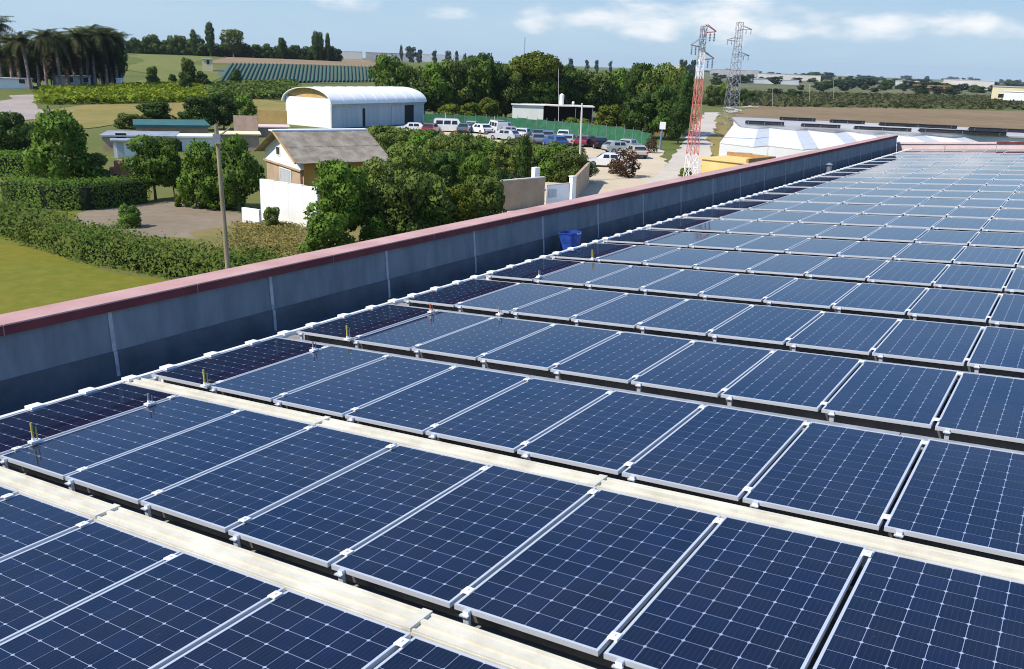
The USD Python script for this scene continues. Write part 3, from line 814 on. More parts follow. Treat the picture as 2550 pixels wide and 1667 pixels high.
PALM = [palm_class(5, True), palm_class(6, True), palm_class(8, False), palm_class(9, True)]
PX = [(30, 203, 62, 66), (48, 206, 58, 62), (70, 208, 60, 64), (92, 207, 64, 60), (110, 212, 52, 62), (128, 205, 62, 62), (142, 209, 56, 60), (160, 204, 52, 64), (176, 203, 57, 60),
      (192, 206, 50, 64), (207, 203, 47, 62), (222, 205, 44, 66), (236, 202, 47, 64), (250, 206, 46, 66), (262, 203, 50, 62), (274, 204, 48, 66), (284, 203, 58, 58), (215, 200, 50, 64), (244, 199, 52, 66), (268, 199, 54, 66)]
for i, (x, yb, yt, w) in enumerate(PX):
    yt += [0, 9, -5, 4, -8, 6, -3][i % 7]; q = G(x, yb); d = depth(q); H = height_to(q, x, yt); W = w * d * S / FPX / 0.42
    copy_of(PALM[i % 4], "palm_tree", "palm with pale trunk and dark crown in the dense grove at the left", "palm", "palms of the grove at the left edge", rotz(RNG.uniform(0, 6)), q, (W, W, H))
q = G(4, 204); d = depth(q)
copy_of(PALM[0], "palm_tree", "tallest palm, cut by the left edge of the picture, rising above the grove", "palm", None, rotz(1.0), q, (70 * d * S / FPX / .42,) * 2 + (186 * d * S / FPX,))
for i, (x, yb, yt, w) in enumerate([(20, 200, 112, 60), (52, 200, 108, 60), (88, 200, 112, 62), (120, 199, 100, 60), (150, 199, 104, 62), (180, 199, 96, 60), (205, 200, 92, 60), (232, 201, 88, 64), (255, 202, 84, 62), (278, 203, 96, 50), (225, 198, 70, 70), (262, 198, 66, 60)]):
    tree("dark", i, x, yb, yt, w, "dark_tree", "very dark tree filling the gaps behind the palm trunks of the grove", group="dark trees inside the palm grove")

# garden on the left
tree("dark", 0, 30, 398, 262, 112, "dark_tree", "dark evergreen tree at the left edge above the clipped hedge")
tree("dark", 2, 75, 372, 285, 70, "dark_tree", "dark tree between the left edge and the big round bright tree")
tree("bushg", 0, 150, 432, 252, 156, "broadleaf_tree", "big round bright green tree at the left of the garden")
tree("busho", 0, 208, 428, 352, 110, "olive_bush", "loose grey-green shrub at the right foot of the big round tree", "bush")
tree("green", 1, 362, 466, 316, 128, "broadleaf_tree", "round-headed green tree behind the dark hedge, right of the small white house")
tree("dark", 1, 405, 458, 322, 62, "dark_tree", "narrow dark tree between two round green garden trees")
tree("bushg", 0, 475, 484, 326, 118, "broadleaf_tree", "tall leafy tree left of the leaning wooden pole")
tree("green", 2, 556, 492, 316, 124, "broadleaf_tree", "tall leafy tree between the wooden pole and the white gabled hut")
tree("bushg", 1, 520, 486, 390, 120, "green_bush", "lower leafy mass at the foot of the pole, before two tall trees", "bush")
tree("bushg", 2, 302, 530, 474, 60, "green_bush", "small round clipped bush on the gravel yard", "bush")
tree("dark", 0, 365, 296, 236, 95, "dark_tree", "dark low tree behind the green flat roof, left of two more")
tree("dark", 1, 470, 304, 224, 88, "dark_tree", "dark tree left of the dark pair behind the pole top")
tree("dark", 2, 520, 300, 218, 80, "dark_tree", "dark tree right behind the top of the leaning wooden pole")
tree("bushg", 0, 572, 292, 220, 60, "green_bush", "green shrub left of the orange tan screen by the white barn", "bush")
tree("busho", 1, 300, 300, 262, 70, "olive_bush", "low olive shrub in the dry grass behind the big round tree", "bush")
tree("bushd", 0, 440, 292, 250, 60, "dark_bush", "low dark shrub among the dark trees behind the flat roofs", "bush")
tree("bushd", 1, 336, 300, 270, 70, "dark_bush", "lowest dark shrub at the left end of the slate roof", "bush")

# trees in front of the hut
CL_ = [("green", 0, 790, 575, 374, 165, "tall leafy tree covering the right end of the white yard wall"), ("olive", 1, 885, 560, 370, 150, "tall tree in front of the grey hut roof's middle"),
       ("busho", 2, 985, 552, 384, 150, "wide olive tree with a dark hollow beside it, right of the hut"), ("bushg", 1, 760, 602, 486, 140, "dense round green bush leaning over the parapet in front of the white wall"),
       ("bushg", 2, 868, 580, 500, 70, "small bright bush just above the parapet between two larger ones"), ("busho", 0, 930, 570, 418, 130, "olive shrub in the middle of the tree cluster above the parapet"),
       ("bushy", 0, 1062, 545, 428, 112, "yellow-green shrub right of the dark hollow in the tree cluster"), ("busho", 1, 1130, 528, 398, 105, "olive shrub left of the beige gate wall"),
       ("green", 1, 1108, 520, 360, 90, "slim leafy tree behind the shrub by the beige gate wall"), ("dark", 2, 1035, 480, 350, 96, "dark shaded tree forming the hollow in the cluster"),
       ("olive", 0, 950, 500, 332, 130, "grey-green tree behind the cluster, right of the hut's lower roof corner"), ("olive", 2, 850, 520, 392, 110, "olive tree between the two tall trees facing the hut"),
       ("bushg", 0, 1000, 560, 470, 110, "low green bush at the parapet below the olive tree"), ("busho", 2, 1100, 535, 460, 90, "low olive bush touching the parapet near the beige wall"),
       ("bushd", 0, 1165, 470, 385, 70, "dark bush behind the beige wall left of the gate")]
for kd, i, x, yb, yt, w, lab in CL_:
    tree(kd, i, x, yb, yt, w, {"green": "broadleaf_tree", "olive": "olive_tree", "dark": "dark_tree", "busho": "olive_bush", "bushg": "green_bush", "bushy": "yellow_green_bush", "bushd": "dark_bush"}[kd],
         lab, "bush" if kd.startswith("bush") else "tree")
tree("cyp", 0, 1076, 475, 352, 26, "cypress_tree", "thin cypress standing in the hedge of trees, left of the taller one")
tree("cyp", 1, 1216, 445, 318, 34, "cypress_tree", "taller dark cypress at the right part of the tree row, near the gate")
for i in range(26):
    x = 885 + (i % 13) * 37 + 18 * (i // 13); yt = 287 + (x - 880) * 0.112 + 5 * math.sin(i * 2.1) + 14 * (i // 13); yb = 362 + (x - 880) * 0.08 + 26 * (i // 13)
    kd = ["busho", "olive", "busho", "bushg"][i % 4]
    tree(kd, i, x, yb, yt, 88, {"busho": "olive_bush", "olive": "olive_tree", "bushg": "green_bush"}[kd], "shrub in the dense row dividing the car park from the hut", "bush", "shrubs in the row below the parked cars")
tree("brown", 0, 1452, 412, 340, 80, "brown_bush", "reddish brown dead bush in front of the silver cars", "bush")
tree("brown", 1, 1430, 404, 372, 50, "brown_bush", "smaller brown dead bush at the foot of the larger one", "bush")
tree("brown", 0, 1512, 356, 312, 34, "brown_bush", "rust coloured thin bush beside the blue post at the fence end", "bush")
tree("bushy", 1, 1592, 412, 388, 40, "yellow_green_bush", "small pale plant at the foot of the red and white tower", "bush")

# tree mass behind the car park
MASS = [("green", 905, 292, 128, 92), ("olive", 955, 298, 148, 110), ("green", 1010, 296, 146, 96), ("olive", 1058, 298, 138, 90), ("green", 1100, 296, 134, 86), ("dark", 1132, 300, 123, 66), ("olive", 1175, 300, 146, 96),
        ("green", 1240, 292, 138, 120), ("dark", 1295, 300, 150, 96), ("olive", 1340, 296, 160, 96), ("olive", 1392, 300, 165, 98), ("green", 1440, 302, 160, 90), ("dark", 1478, 306, 148, 84), ("olive", 1520, 312, 146, 92),
        ("olive", 1562, 318, 150, 84), ("dark", 1584, 322, 172, 46), ("dark", 1215, 296, 168, 84), ("dark", 1165, 296, 176, 80), ("dark", 1340, 302, 190, 90), ("dark", 1545, 330, 200, 80), ("dark", 1500, 326, 215, 84),
        ("green", 930, 300, 190, 84), ("olive", 1030, 300, 200, 92), ("dark", 1090, 302, 200, 80), ("olive", 1440, 320, 210, 86), ("dark", 1400, 314, 220, 84), ("olive", 985, 304, 206, 80), ("dark", 1575, 340, 240, 60),
        ("olive", 1285, 290, 190, 90), ("green", 1510, 300, 170, 80)]
NM = {"green": "broadleaf_tree", "olive": "olive_tree", "dark": "dark_tree"}
for i, (kd, x, yb, yt, w) in enumerate(MASS):
    tree(kd, i, x, min(yb - 4, 276) if x < 1470 else yb - 4, yt, w * 1.1, NM[kd], "tree of the dense green wall of trees behind the parked cars", "tree", "trees massed behind the car park")
tree("spread", 0, 1238, 277, 122, 138, "spreading_pine", "umbrella-shaped yellow-green pine topping the tree wall", "tree")
for i, (x, yb, yt, w) in enumerate([(1135, 290, 228, 76), (1090, 292, 236, 70), (1415, 292, 238, 80), (1465, 300, 244, 60), (1040, 292, 240, 70), (1340, 306, 270, 70)]):
    tree("bushy", i, x, yb, yt, w, "yellow_green_bush", "light yellow-green shrub along the foot of the tree wall behind the green fence", "bush", "light shrubs before the tree wall")
for i, (x, yb, yt, w) in enumerate([(1655, 247, 196, 44), (1680, 246, 190, 40), (1735, 240, 204, 42), (1712, 243, 212, 34)]):
    tree("busho" if i < 2 else "bushd", i, x, yb, yt, w, "olive_bush", ["olive shrub right behind the red tower at the road's far end", "taller olive shrub between the red tower and grey pylon", "round dark green shrub right of the grey pylon", "low dark shrub behind the grey pylon's foot"][i], "bush")

# hillside and skyline on the left
HS = [(355, 197, 152, 36, "dark round bush on the green hillside right of the palms"), (402, 196, 172, 22, "small dark bush between larger ones on the hillside"), (432, 214, 164, 38, "dark green bush at the edge of the bright vines"),
      (440, 205, 132, 46, "tall loose tree beside the little beige tower"), (470, 206, 162, 42, "dark bush below the little beige tower"), (549, 200, 160, 32, "dark bush at the left edge of the blue-green crop rows")]
for i, (x, yb, yt, w, lab) in enumerate(HS):
    tree("bushd" if i % 3 else "busho", i, x, yb, yt, w, "dark_bush", lab, "bush")
for i in range(11):
    x = 306 + i * 15.5
    tree("busho" if i % 2 else "bushd", i, x, 122 + (i > 8), 84 + 7 * math.sin(i * 1.7), 40, "hilltop_tree", "tree of the low green belt along the hilltop behind the palms", "tree", "trees along the hilltop", r=470)
for i in range(19):
    x = 468 + i * 17.2
    tree("bushd", i, x, 124 + (x - 462) * 0.038, 99 + (x - 462) * 0.022 + 1.5 * math.sin(i * 2), 40, "windbreak_tree", "dark tree of the dense straight windbreak above the bare field", "tree", "windbreak above the bare field", r=455)
for kd, x, yb, yt, w, nm, lab in [("cyp", 486, 121, 55, 22, "cypress_tree", "tallest cypress on the left skyline, left of the round grey-green tree"), ("cyp", 448, 121, 71, 16, "cypress_tree", "short pointed tree on the skyline left of the tall cypress"),
                                  ("olive", 540, 124, 68, 66, "olive_tree", "large round grey-green tree rising above the windbreak"), ("dark", 654, 128, 88, 24, "dark_tree", "single round tree above the middle of the windbreak"),
                                  ("cyp", 733, 132, 76, 20, "cypress_tree", "thick cypress pair near the right end of the windbreak, left one"), ("cyp", 743, 132, 78, 18, "cypress_tree", "thick cypress pair near the right end of the windbreak, right one"),
                                  ("cyp", 761, 133, 80, 12, "cypress_tree", "thin cypress standing alone at the right end of the windbreak")]:
    tree(kd, 0, x, yb, yt, w, nm, lab, r=450)
# far trees on the plain
for i, (x, yb, yt, w) in enumerate([(933, 130, 104, 10), (955, 130, 108, 28), (975, 131, 116, 20), (1010, 133, 117, 14), (1042, 134, 118, 16), (1062, 134, 119, 12), (1080, 135, 124, 12), (1098, 136, 128, 20), (1120, 137, 126, 16),
                                    (1328, 146, 135, 16), (1365, 147, 139, 12), (1388, 148, 140, 14), (1420, 149, 141, 10), (1590, 156, 138, 26), (1612, 157, 140, 22), (1608, 160, 150, 18)]):
    tree("far", i, x, yb + 6, yt, w, "far_tree", "small far tree on the skyline behind the tree wall", "tree", "small trees on the middle skyline", r=1100)
rg = np.random.default_rng(3)
n = 0
for i in range(150):
    x = rg.uniform(1640, 2420); hy = 137.5 + (x - 1190) * 0.036 + 9.0
    yb = hy + 3 + 44 * rg.beta(1.0, 2.2); sc = (yb - hy + 5) / 30
    yt = yb - (5 + 9 * sc) * rg.uniform(0.6, 1.3); w = (yb - yt) * rg.uniform(1.2, 3.2)
    tree("far" if rg.uniform() < .6 else "bushd", i, x, yb, yt, w, "far_tree", "small dark tree or shrub scattered over the flat land at the right", "tree", "trees scattered over the right plain")
for i, (x, yb, yt, w) in enumerate([(1890, 186, 166, 40), (1925, 186, 168, 36), (1860, 185, 169, 30), (2010, 205, 182, 60), (2060, 208, 184, 40), (2110, 206, 188, 50), (2140, 207, 190, 60), (2175, 209, 190, 44), (2205, 212, 192, 50), (2235, 213, 194, 40), (2270, 216, 196, 44), (1960, 212, 190, 40), (1845, 226, 206, 50), (1800, 222, 206, 40)]):
    tree("far" if i % 2 else "bushd", i, x, yb, yt, w, "far_tree", "dark tree of the irregular belt across the right plain", "tree", "tree belt on the right plain")


# hedges
def hedge(name, label, path, width, height, leaf, per_m=260, size=0.13, ragged=0.25):
    P = np.array(path, float); rng = np.random.default_rng(len(label))
    t = thing(name, label, "hedge", None, t=(P[0, 0], P[0, 1], 0))
    seg = np.hypot(*np.diff(P[:, :2], axis=0).T); cum = np.r_[0, np.cumsum(seg)]; Ln = cum[-1]
    n = int(per_m * Ln)
    s = rng.uniform(0, Ln, n); c = np.stack([np.interp(s, cum, P[:, i]) for i in range(2)], 1)
    k = np.clip(np.searchsorted(cum, s) - 1, 0, len(seg) - 1); dr = np.diff(P[:, :2], axis=0)[k] / seg[k][:, None]; nr = np.c_[dr[:, 1], -dr[:, 0]]
    bulge = fbm(np.c_[c * 0.5, np.zeros(n)], 3, 4) - 0.5
    w = width / 2 * (1 + ragged * bulge * 2); h = height * (1 + ragged * bulge)
    u = rng.uniform(0, 2 * h + 2 * w); side1, side2 = u < h, u > h + 2 * w
    off = np.where(side1, -w, np.where(side2, w, u - h - w)); z = np.where(side1, u, np.where(side2, u - h - 2 * w, h))
    out = np.c_[nr * np.where(side1, -1, np.where(side2, 1, 0))[:, None], np.where(side1 | side2, 0.25, 1.0)]
    p = np.c_[c + nr * off[:, None], z] + rng.normal(0, 0.09, (n, 3)) * (1 + 3 * ragged)
    p[:, 2] = np.maximum(p[:, 2], 0.05)
    fn = out + rng.normal(0, .6, (n, 3)); fn /= np.linalg.norm(fn, axis=1, keepdims=True)
    a = np.cross(fn, rng.normal(size=(n, 3))); a /= np.linalg.norm(a, axis=1, keepdims=True); b = np.cross(fn, a)
    sz = size * rng.uniform(.5, 1.4, n)[:, None]
    v = np.stack([p - a * sz, p - b * sz * .6, p + a * sz, p + b * sz * .6], 1).reshape(-1, 3) - np.array([P[0, 0], P[0, 1], 0])
    f = np.arange(n)[:, None] * 4 + np.arange(4)[None]
    nn = .85 * out + .35 * fn; nn /= np.linalg.norm(nn, axis=1, keepdims=True)
    part("foliage", (v, f), leaf, t, normals=np.repeat(nn, 4, 0))
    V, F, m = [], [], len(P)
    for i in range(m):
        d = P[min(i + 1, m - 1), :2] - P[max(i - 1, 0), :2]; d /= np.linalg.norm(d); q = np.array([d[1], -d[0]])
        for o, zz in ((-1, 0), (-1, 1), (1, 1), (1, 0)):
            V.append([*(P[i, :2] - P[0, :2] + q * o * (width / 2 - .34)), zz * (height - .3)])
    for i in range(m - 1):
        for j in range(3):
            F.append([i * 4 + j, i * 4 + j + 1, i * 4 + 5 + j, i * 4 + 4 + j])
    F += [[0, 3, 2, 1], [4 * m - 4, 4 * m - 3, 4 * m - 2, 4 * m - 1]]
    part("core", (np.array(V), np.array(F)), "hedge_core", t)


def line(pts):
    return [G(*q)[:2] for q in pts]


hedge("hedge", "long loose overgrown hedge between the yellow lawn and the garden", line([(-60, 520), (60, 545), (160, 580), (290, 612), (400, 632), (500, 648), (590, 662), (660, 662)]), 1.9, 1.1, "leaf_hedge", 900, 0.085, 0.42)
hedge("hedge", "dark clipped hedge standing before the gravel yard", line([(20, 474), (120, 486), (200, 488), (334, 470)]), 1.5, 1.75, "leaf_green", 600, 0.075, 0.08)
hedge("hedge", "clipped hedge at the left edge below the dark evergreen tree", line([(-60, 408), (85, 414)]), 1.6, 1.9, "leaf_green", 600, 0.075, 0.06)
# vines and crop rows
def rows(name, label, cat, quad, nrow, leaf, w, h, per_m, size, kindstuff="stuff"):
    A, B, C, D = [np.array(G(*q)) for q in quad]      # near-left, near-right, far-right, far-left
    V, F, N, k = [], [], [], 0; rng = np.random.default_rng(nrow)
    for i in range(nrow):
        t = (i + 0.5) / nrow
        p0, p1 = A + (B - A) * t, D + (C - D) * t
        L = np.linalg.norm(p1 - p0); n = max(3, int(L * per_m)); s = rng.uniform(0, 1, n)
        d = (p1 - p0)[:2] / L; q = np.array([d[1], -d[0]])
        xy = p0[:2] + s[:, None] * (p1 - p0)[:2] + q * rng.normal(0, w / 3, n)[:, None]
        z = ground(xy[:, 0], xy[:, 1]) + h * rng.uniform(0.15, 1, n)
        p = np.c_[xy, z]; fn = rng.normal(0, .5, (n, 3)) + [0, 0, .8]; fn /= np.linalg.norm(fn, axis=1, keepdims=True)
        a = np.cross(fn, rng.normal(size=(n, 3))); a /= np.linalg.norm(a, axis=1, keepdims=True); b = np.cross(fn, a); sz = size * rng.uniform(.6, 1.3, n)[:, None]
        V.append(np.stack([p - a * sz, p - b * sz * .6, p + a * sz, p + b * sz * .6], 1).reshape(-1, 3)); F.append(np.arange(n)[:, None] * 4 + np.arange(4) + k); k += 4 * n
        N.append(np.repeat(fn, 4, 0))
    pr = part(name, (np.vstack(V), np.vstack(F)), leaf, None, normals=np.vstack(N))
    tag(pr, label, cat, None, kindstuff)


rows("vineyard", "bright green vines covering the strip in front of the palms", "vines", [(92, 244), (480, 238), (470, 200), (100, 214)], 26, "leaf_vine", 2.4, 1.3, 7, 0.55)
rows("vine_strip", "green vines in the strip left of the white barn", "vines", [(480, 232), (680, 232), (680, 196), (480, 202)], 16, "leaf_hedge", 2.4, 1.3, 5, 0.6)
m = MB()
A, B, C, D = [np.array(G(*q)) for q in [(505, 196), (872, 191), (868, 157), (536, 149)]]
for i in range(38):                                  # ridged beds of the blue-green crop
    t = (i + 0.5) / 38; p0, p1 = A + (B - A) * t, D + (C - D) * t
    e = (B - A) / np.linalg.norm(B - A) * np.linalg.norm(B - A) / 38 * 0.31
    st = np.linspace(0, 1, 14); P = p0 + st[:, None] * (p1 - p0); zg = lambda q: ground(q[:, 0], q[:, 1])
    rows_ = [P - e, P - e * .6, P + e * .6, P + e]; hh = [0.02, 0.42, 0.42, 0.02]
    V = np.vstack([np.c_[r[:, :2], zg(r) + 0.10 + h] for r, h in zip(rows_, hh)])
    m.add(V, [[a * 14 + j, (a + 1) * 14 + j, (a + 1) * 14 + j + 1, a * 14 + j + 1] for a in range(3) for j in range(13)])
tag(m.out("crop_rows", "crop_row", None, smooth=True), "blue-green crop in straight rows on the slope behind the white barn", "crop", None, "stuff")
rows("dry_weeds", "tall dry grass and weeds between the long hedge and the white wall", "grass", [(470, 660), (720, 640), (690, 520), (560, 520)], 40, "leaf_dry", 1.2, 0.22, 16, 0.075)
rows("field_weeds", "rough green scrub covering the flat strip beyond the brown field", "scrub", [(1660, 246), (2440, 256), (2420, 228), (1660, 214)], 46, "leaf_scrub", 14, 0.7, 1.4, 1.2)
# ------------------------------------------------------------------ buildings
def frame_of(p0, p1):
    """Yaw of the ground direction p0 -> p1 and the length."""
    d = np.array(p1)[:2] - np.array(p0)[:2]
    return math.atan2(d[1], d[0]), float(np.hypot(*d))


def at_yaw(name, label, cat, p, yaw, group=None):
    return thing(name, label, cat, group, rotz(yaw), (p[0], p[1], float(ground(p[0], p[1])) if abs(p[2]) < 1e-9 or len(p) < 4 else p[2]))


def window(t, x0, x1, z0, z1, y, side, glass="window_glass", frame="white_wall", axis="y"):
    """A framed pane set proud of a wall whose outer face is at y (side = -1: facing -y)."""
    def bx(m, a, b, c, d, e, f):
        if axis == "y":
            m.box(a, b, min(c, d), max(c, d), e, f)
        else:
            m.box(min(c, d), max(c, d), a, b, e, f)
    fr = MB(); w = 0.07
    for a, b, e, f in ((x0, x1, z0, z0 + w), (x0, x1, z1 - w, z1), (x0, x0 + w, z0 + w, z1 - w), (x1 - w, x1, z0 + w, z1 - w)):
        bx(fr, a, b, y + side * 0.05, y + side * 0.004, e, f)
    p = fr.out("window", frame, t)
    g = MB(); bx(g, x0 + w, x1 - w, y + side * 0.022, y + side * 0.006, z0 + w, z1 - w); g.out("pane", glass, p)


# white barn with a curved roof
E1, E2 = ZP(770, 243, 3.4), ZP(980, 238, 3.4)
yaw, L = frame_of(E1, E2); L += 0.6
t = at_yaw("barn", "long white barn with a curved roof and shade-painted side wall behind the car park", "barn", (E1[0], E1[1], 0), yaw)
Wb, He, Hr = 9.4, 3.4, 2.15
MB().box(0, L, -0.02, 0.16, 0, He).out("side_wall", "grey_sheet", t)  # grey puts the shade of the long side into the wall colour
MB().box(0, L, Wb - 0.16, Wb, 0, He).out("side_wall", "grey_sheet", t)
MB().box(-0.02, 0.14, 0.17, Wb - 0.17, 0, He + 0.75).out("end_wall", "white_wall", t)
MB().box(L - 0.14, L + 0.02, 0.17, Wb - 0.17, 0, He).out("end_wall", "white_wall", t)
arc = [(-0.35 + (Wb + 0.7) * (1 - math.cos(a)) / 2, He + Hr * math.sin(a)) for a in np.linspace(0.0, math.pi, 29)]
sh = np.array(arc); n = len(sh)
V, F = [], []
for x in (-0.45, L + 0.3):
    for (y, z) in sh:
        V.append((x, y, z + 0.06))
    for (y, z) in sh:
        V.append((x, y + (Wb / 2 - y) * 0.015, z - 0.02))
for j in range(n - 1):
    F += [[j, 2 * n + j, 2 * n + j + 1, j + 1], [n + j + 1, 3 * n + j + 1, 3 * n + j, n + j], [j + 1, n + j + 1, n + j, j], [2 * n + j, 3 * n + j, 3 * n + j + 1, 2 * n + j + 1]]
F += [[0, n, 3 * n, 2 * n], [n - 1, 3 * n - 1, 4 * n - 1, 2 * n - 1]]
rf = part("roof", (np.array(V), np.array(F)), "white_sheet", t, smooth=30)
for i in range(1, 9):
    x = i * L / 9; m = MB()
    for (y0, z0), (y1, z1) in zip(arc[:-1], arc[1:]):
        m.bar((x, y0, z0 + 0.075), (x, y1, z1 + 0.075), 0.025, n=4)
    m.out("roof_seam", "white_sheet", rf)
g = MB(); gp = [(y, z - 0.05) for y, z in arc if 0.2 < y < Wb - 0.2 and z > He + 0.78]
g.prism([(gp[0][0], He + 0.76)] + gp + [(gp[-1][0], He + 0.76)], 0, 0.1)
v, f = g.mesh(); v = np.c_[v[:, 1] + 0.25, v[:, 0], v[:, 2]]
part("gable_panel", (v, f[:, ::-1]), "tan_sheet", t)
for x0, x1, z1, mt in ((0.14 * L, 0.30 * L, 2.7, "grey_sheet"), (0.62 * L, 0.76 * L, 3.0, "grey_sheet")):
    MB().box(x0, x1, -0.09, -0.024, 0.05, z1).out("sliding_door", mt, t)
MB().box(0.308 * L, 0.335 * L, -0.05, -0.023, 0.05, 2.7).out("door_gap", "dark_opening", t)
MB().box(0.77 * L, 0.875 * L, -0.05, -0.023, 0.05, 3.0).out("doorway", "dark_opening", t)
MB().box(0, L, -0.12, -0.024, He - 0.28, He - 0.04).out("eave_beam", "grey_sheet", t)

# hut with the grey fibre-cement roof
A1, A2 = ZP(650, 305.2, 4.6), ZP(845, 303.3, 4.6)
yaw, L = frame_of(A1, A2)
ux, uy = math.cos(yaw), math.sin(yaw)
N1 = ZP(693, 374, 2.9)
hw = abs(-(N1[0] - A1[0]) * uy + (N1[1] - A1[1]) * ux)
hw = min(max(hw, 2.6), 4.5)
t = thing("hut", "white gabled hut with a weathered grey corrugated roof and ochre side wall", "hut", None, rotz(yaw), (A1[0], A1[1], 0))
rs = (4.6 - 2.9) / hw
def slope(m, y0, y1, x0, x1, th):
    z0, z1 = 4.6 - rs * abs(y0), 4.6 - rs * abs(y1)
    v = [(x0, y0, z0), (x1, y0, z0), (x1, y1, z1), (x0, y1, z1)]
    v = np.array(v + [(a, b, c - th) for a, b, c in v])
    return m.add(v, [[0, 3, 2, 1], [4, 5, 6, 7], [0, 1, 5, 4], [2, 3, 7, 6], [1, 2, 6, 5], [0, 4, 7, 3]])
nb = 16
for j in range(nb):                                   # corrugated sheets, near side and far side
    x0, x1 = -0.5 + (L + 0.8) * j / nb, -0.5 + (L + 0.8) * (j + 1) / nb
    for sg in (-1, 1):
        for r in range(2):
            y0, y1 = sg * (0.06 + (hw + 0.25) * r / 2), sg * (0.10 + (hw + 0.25) * (r + 1) / 2)
            m = MB(); slope(m, y0, y1, x0 + .01, x1 - .01, 0.05)
            v, f = m.mesh(); v[:, 2] += 0.012 * ((j + r) % 2) - 0.02 * r
            part("roof_sheet", (v, f if sg < 0 else f[:, ::-1]), "fibre_cement", t)
MB().box(-0.6, L + 0.3, -0.12, 0.75, 4.585, 4.70).out("ridge_cap", "white_sheet", t)  # wide white strip laid level along and behind the ridge
MB().box(0.3, L - 0.2, -hw + 0.35, -hw + 0.55, 0, 2.95).out("side_wall", "ochre_wall", t)
MB().box(0.3, L - 0.2, hw - 0.55, hw - 0.35, 0, 2.95).out("side_wall", "white_wall", t)
for x0 in (0.1, L - 0.4):
    m = MB(); m.prism([(-hw + 0.3, 2.2), (hw - 0.3, 2.2), (hw - 0.3, 2.95), (0.0, 4.52), (-hw + 0.3, 2.95)], 0, 0.2)
    v, f = m.mesh(); v = np.c_[v[:, 1] + x0, v[:, 0], v[:, 2]]
    part("gable", (v, f[:, ::-1]), "white_wall", t)
MB().box(0.12, 0.28, -hw + 0.56, hw - 0.56, 0, 2.19).out("end_wall", "beige_wall", t)
MB().box(-0.02, 0.09, -hw + 0.2, hw - 0.2, 2.08, 2.2).out("string_course", "beige_wall", t)
window(t, 0.35, 1.2, 2.75, 3.45, 0.10, -1, axis="x")
window(t, -1.9, 0.6, 0.7, 1.95, 0.12, -1, glass="grey_sheet", axis="x")
m = MB()
for sg in (-1, 1):
    m.bar((-0.5, sg * 0.05, 4.52), (-0.5, sg * (hw + 0.25), 4.55 - rs * (hw + 0.25)), 0.09, n=4)
m.out("barge_board", "brown_trim", t)

# flat outbuildings behind the hut
def block(name, label, cat, base, z0, L, W, yaw, wall, roof, over=0.25, slab=0.16, cy=0.0, z=None, wins=(), door=None):
    p = np.array(base)
    t = thing(name, label, cat, None, rotz(yaw), (p[0], p[1], float(ground(p[0], p[1])) if z is None else z))
    h = z0 - (float(ground(p[0], p[1])) if z is None else z)
    MB().box(0, L, -0.0, 0.18, 0, h).out("wall", wall, t); MB().box(0, L, W - 0.18, W, 0, h).out("wall", wall, t)
    MB().box(0, 0.18, 0.181, W - 0.181, 0, h).out("wall", wall, t); MB().box(L - 0.18, L, 0.181, W - 0.181, 0, h).out("wall", wall, t)
    MB().box(-over, L + over, -over, W + over, h, h + slab).out("roof", roof, t)
    for x0, x1, a, b in wins:
        window(t, x0, x1, a, b, 0.0, -1)
    if door:
        MB().box(door[0], door[1], -0.05, -0.004, 0.02, door[2]).out("door", door[3], t)
    return t


def px_block(name, label, cat, xl, xr, ybase, ytop, W, wall, roof, r=None, **k):
    a, b = G(xl, ybase), None
    d = depth(a); L = (xr - xl) * d * S / FPX
    az = math.atan2(a[0], a[1])
    H = height_to(a, (xl + xr) / 2, ytop)
    return block(name, label, cat, a, a[2] + H, L, W, -az + k.pop("turn", 0.0), wall, roof, **k), a, d, H


px_block("outbuilding", "low house with a blue-grey slate roof behind the round garden trees", "house", 240, 395, 352, 318, 5.5, "beige_wall", "slate_roof", wins=((1.2, 2.4, 0.9, 1.9),), turn=-0.15)
px_block("outbuilding", "small white house wall with grey shutter below the slate roof", "house", 266, 318, 368, 330, 2.0, "white_wall", "slate_roof", wins=((2.1, 2.6, 0.4, 1.5),), door=(0.3, 0.9, 1.7, "grey_sheet"))
px_block("outbuilding", "low shed with a flat dark green roof behind the slate roof", "shed", 318, 478, 330, 296, 9.0, "beige_wall", "green_roof", slab=0.25)
px_block("outbuilding", "small pale flat-roofed annexe left of the wooden pole", "shed", 388, 492, 352, 320, 3.0, "white_wall", "white_wall", door=(0.6, 1.5, 1.0, "dark_opening"))
px_block("outbuilding", "low building with a thin cream roof edge right of the pole top", "shed", 515, 600, 350, 314, 3.5, "block_pink", "far_cream", slab=0.12)
px_block("outbuilding", "low store with pinkish flat roof between the block wall and the barn", "shed", 585, 668, 318, 297, 4.0, "block_pink", "coping_pale", slab=0.12)
px_block("outbuilding", "tiny maroon shed under the dark evergreen at the left edge", "shed", 52, 84, 370, 345, 2.0, "coping_shaded_red", "steel_red", door=(0.4, 0.9, 1.0, "white_wall"))


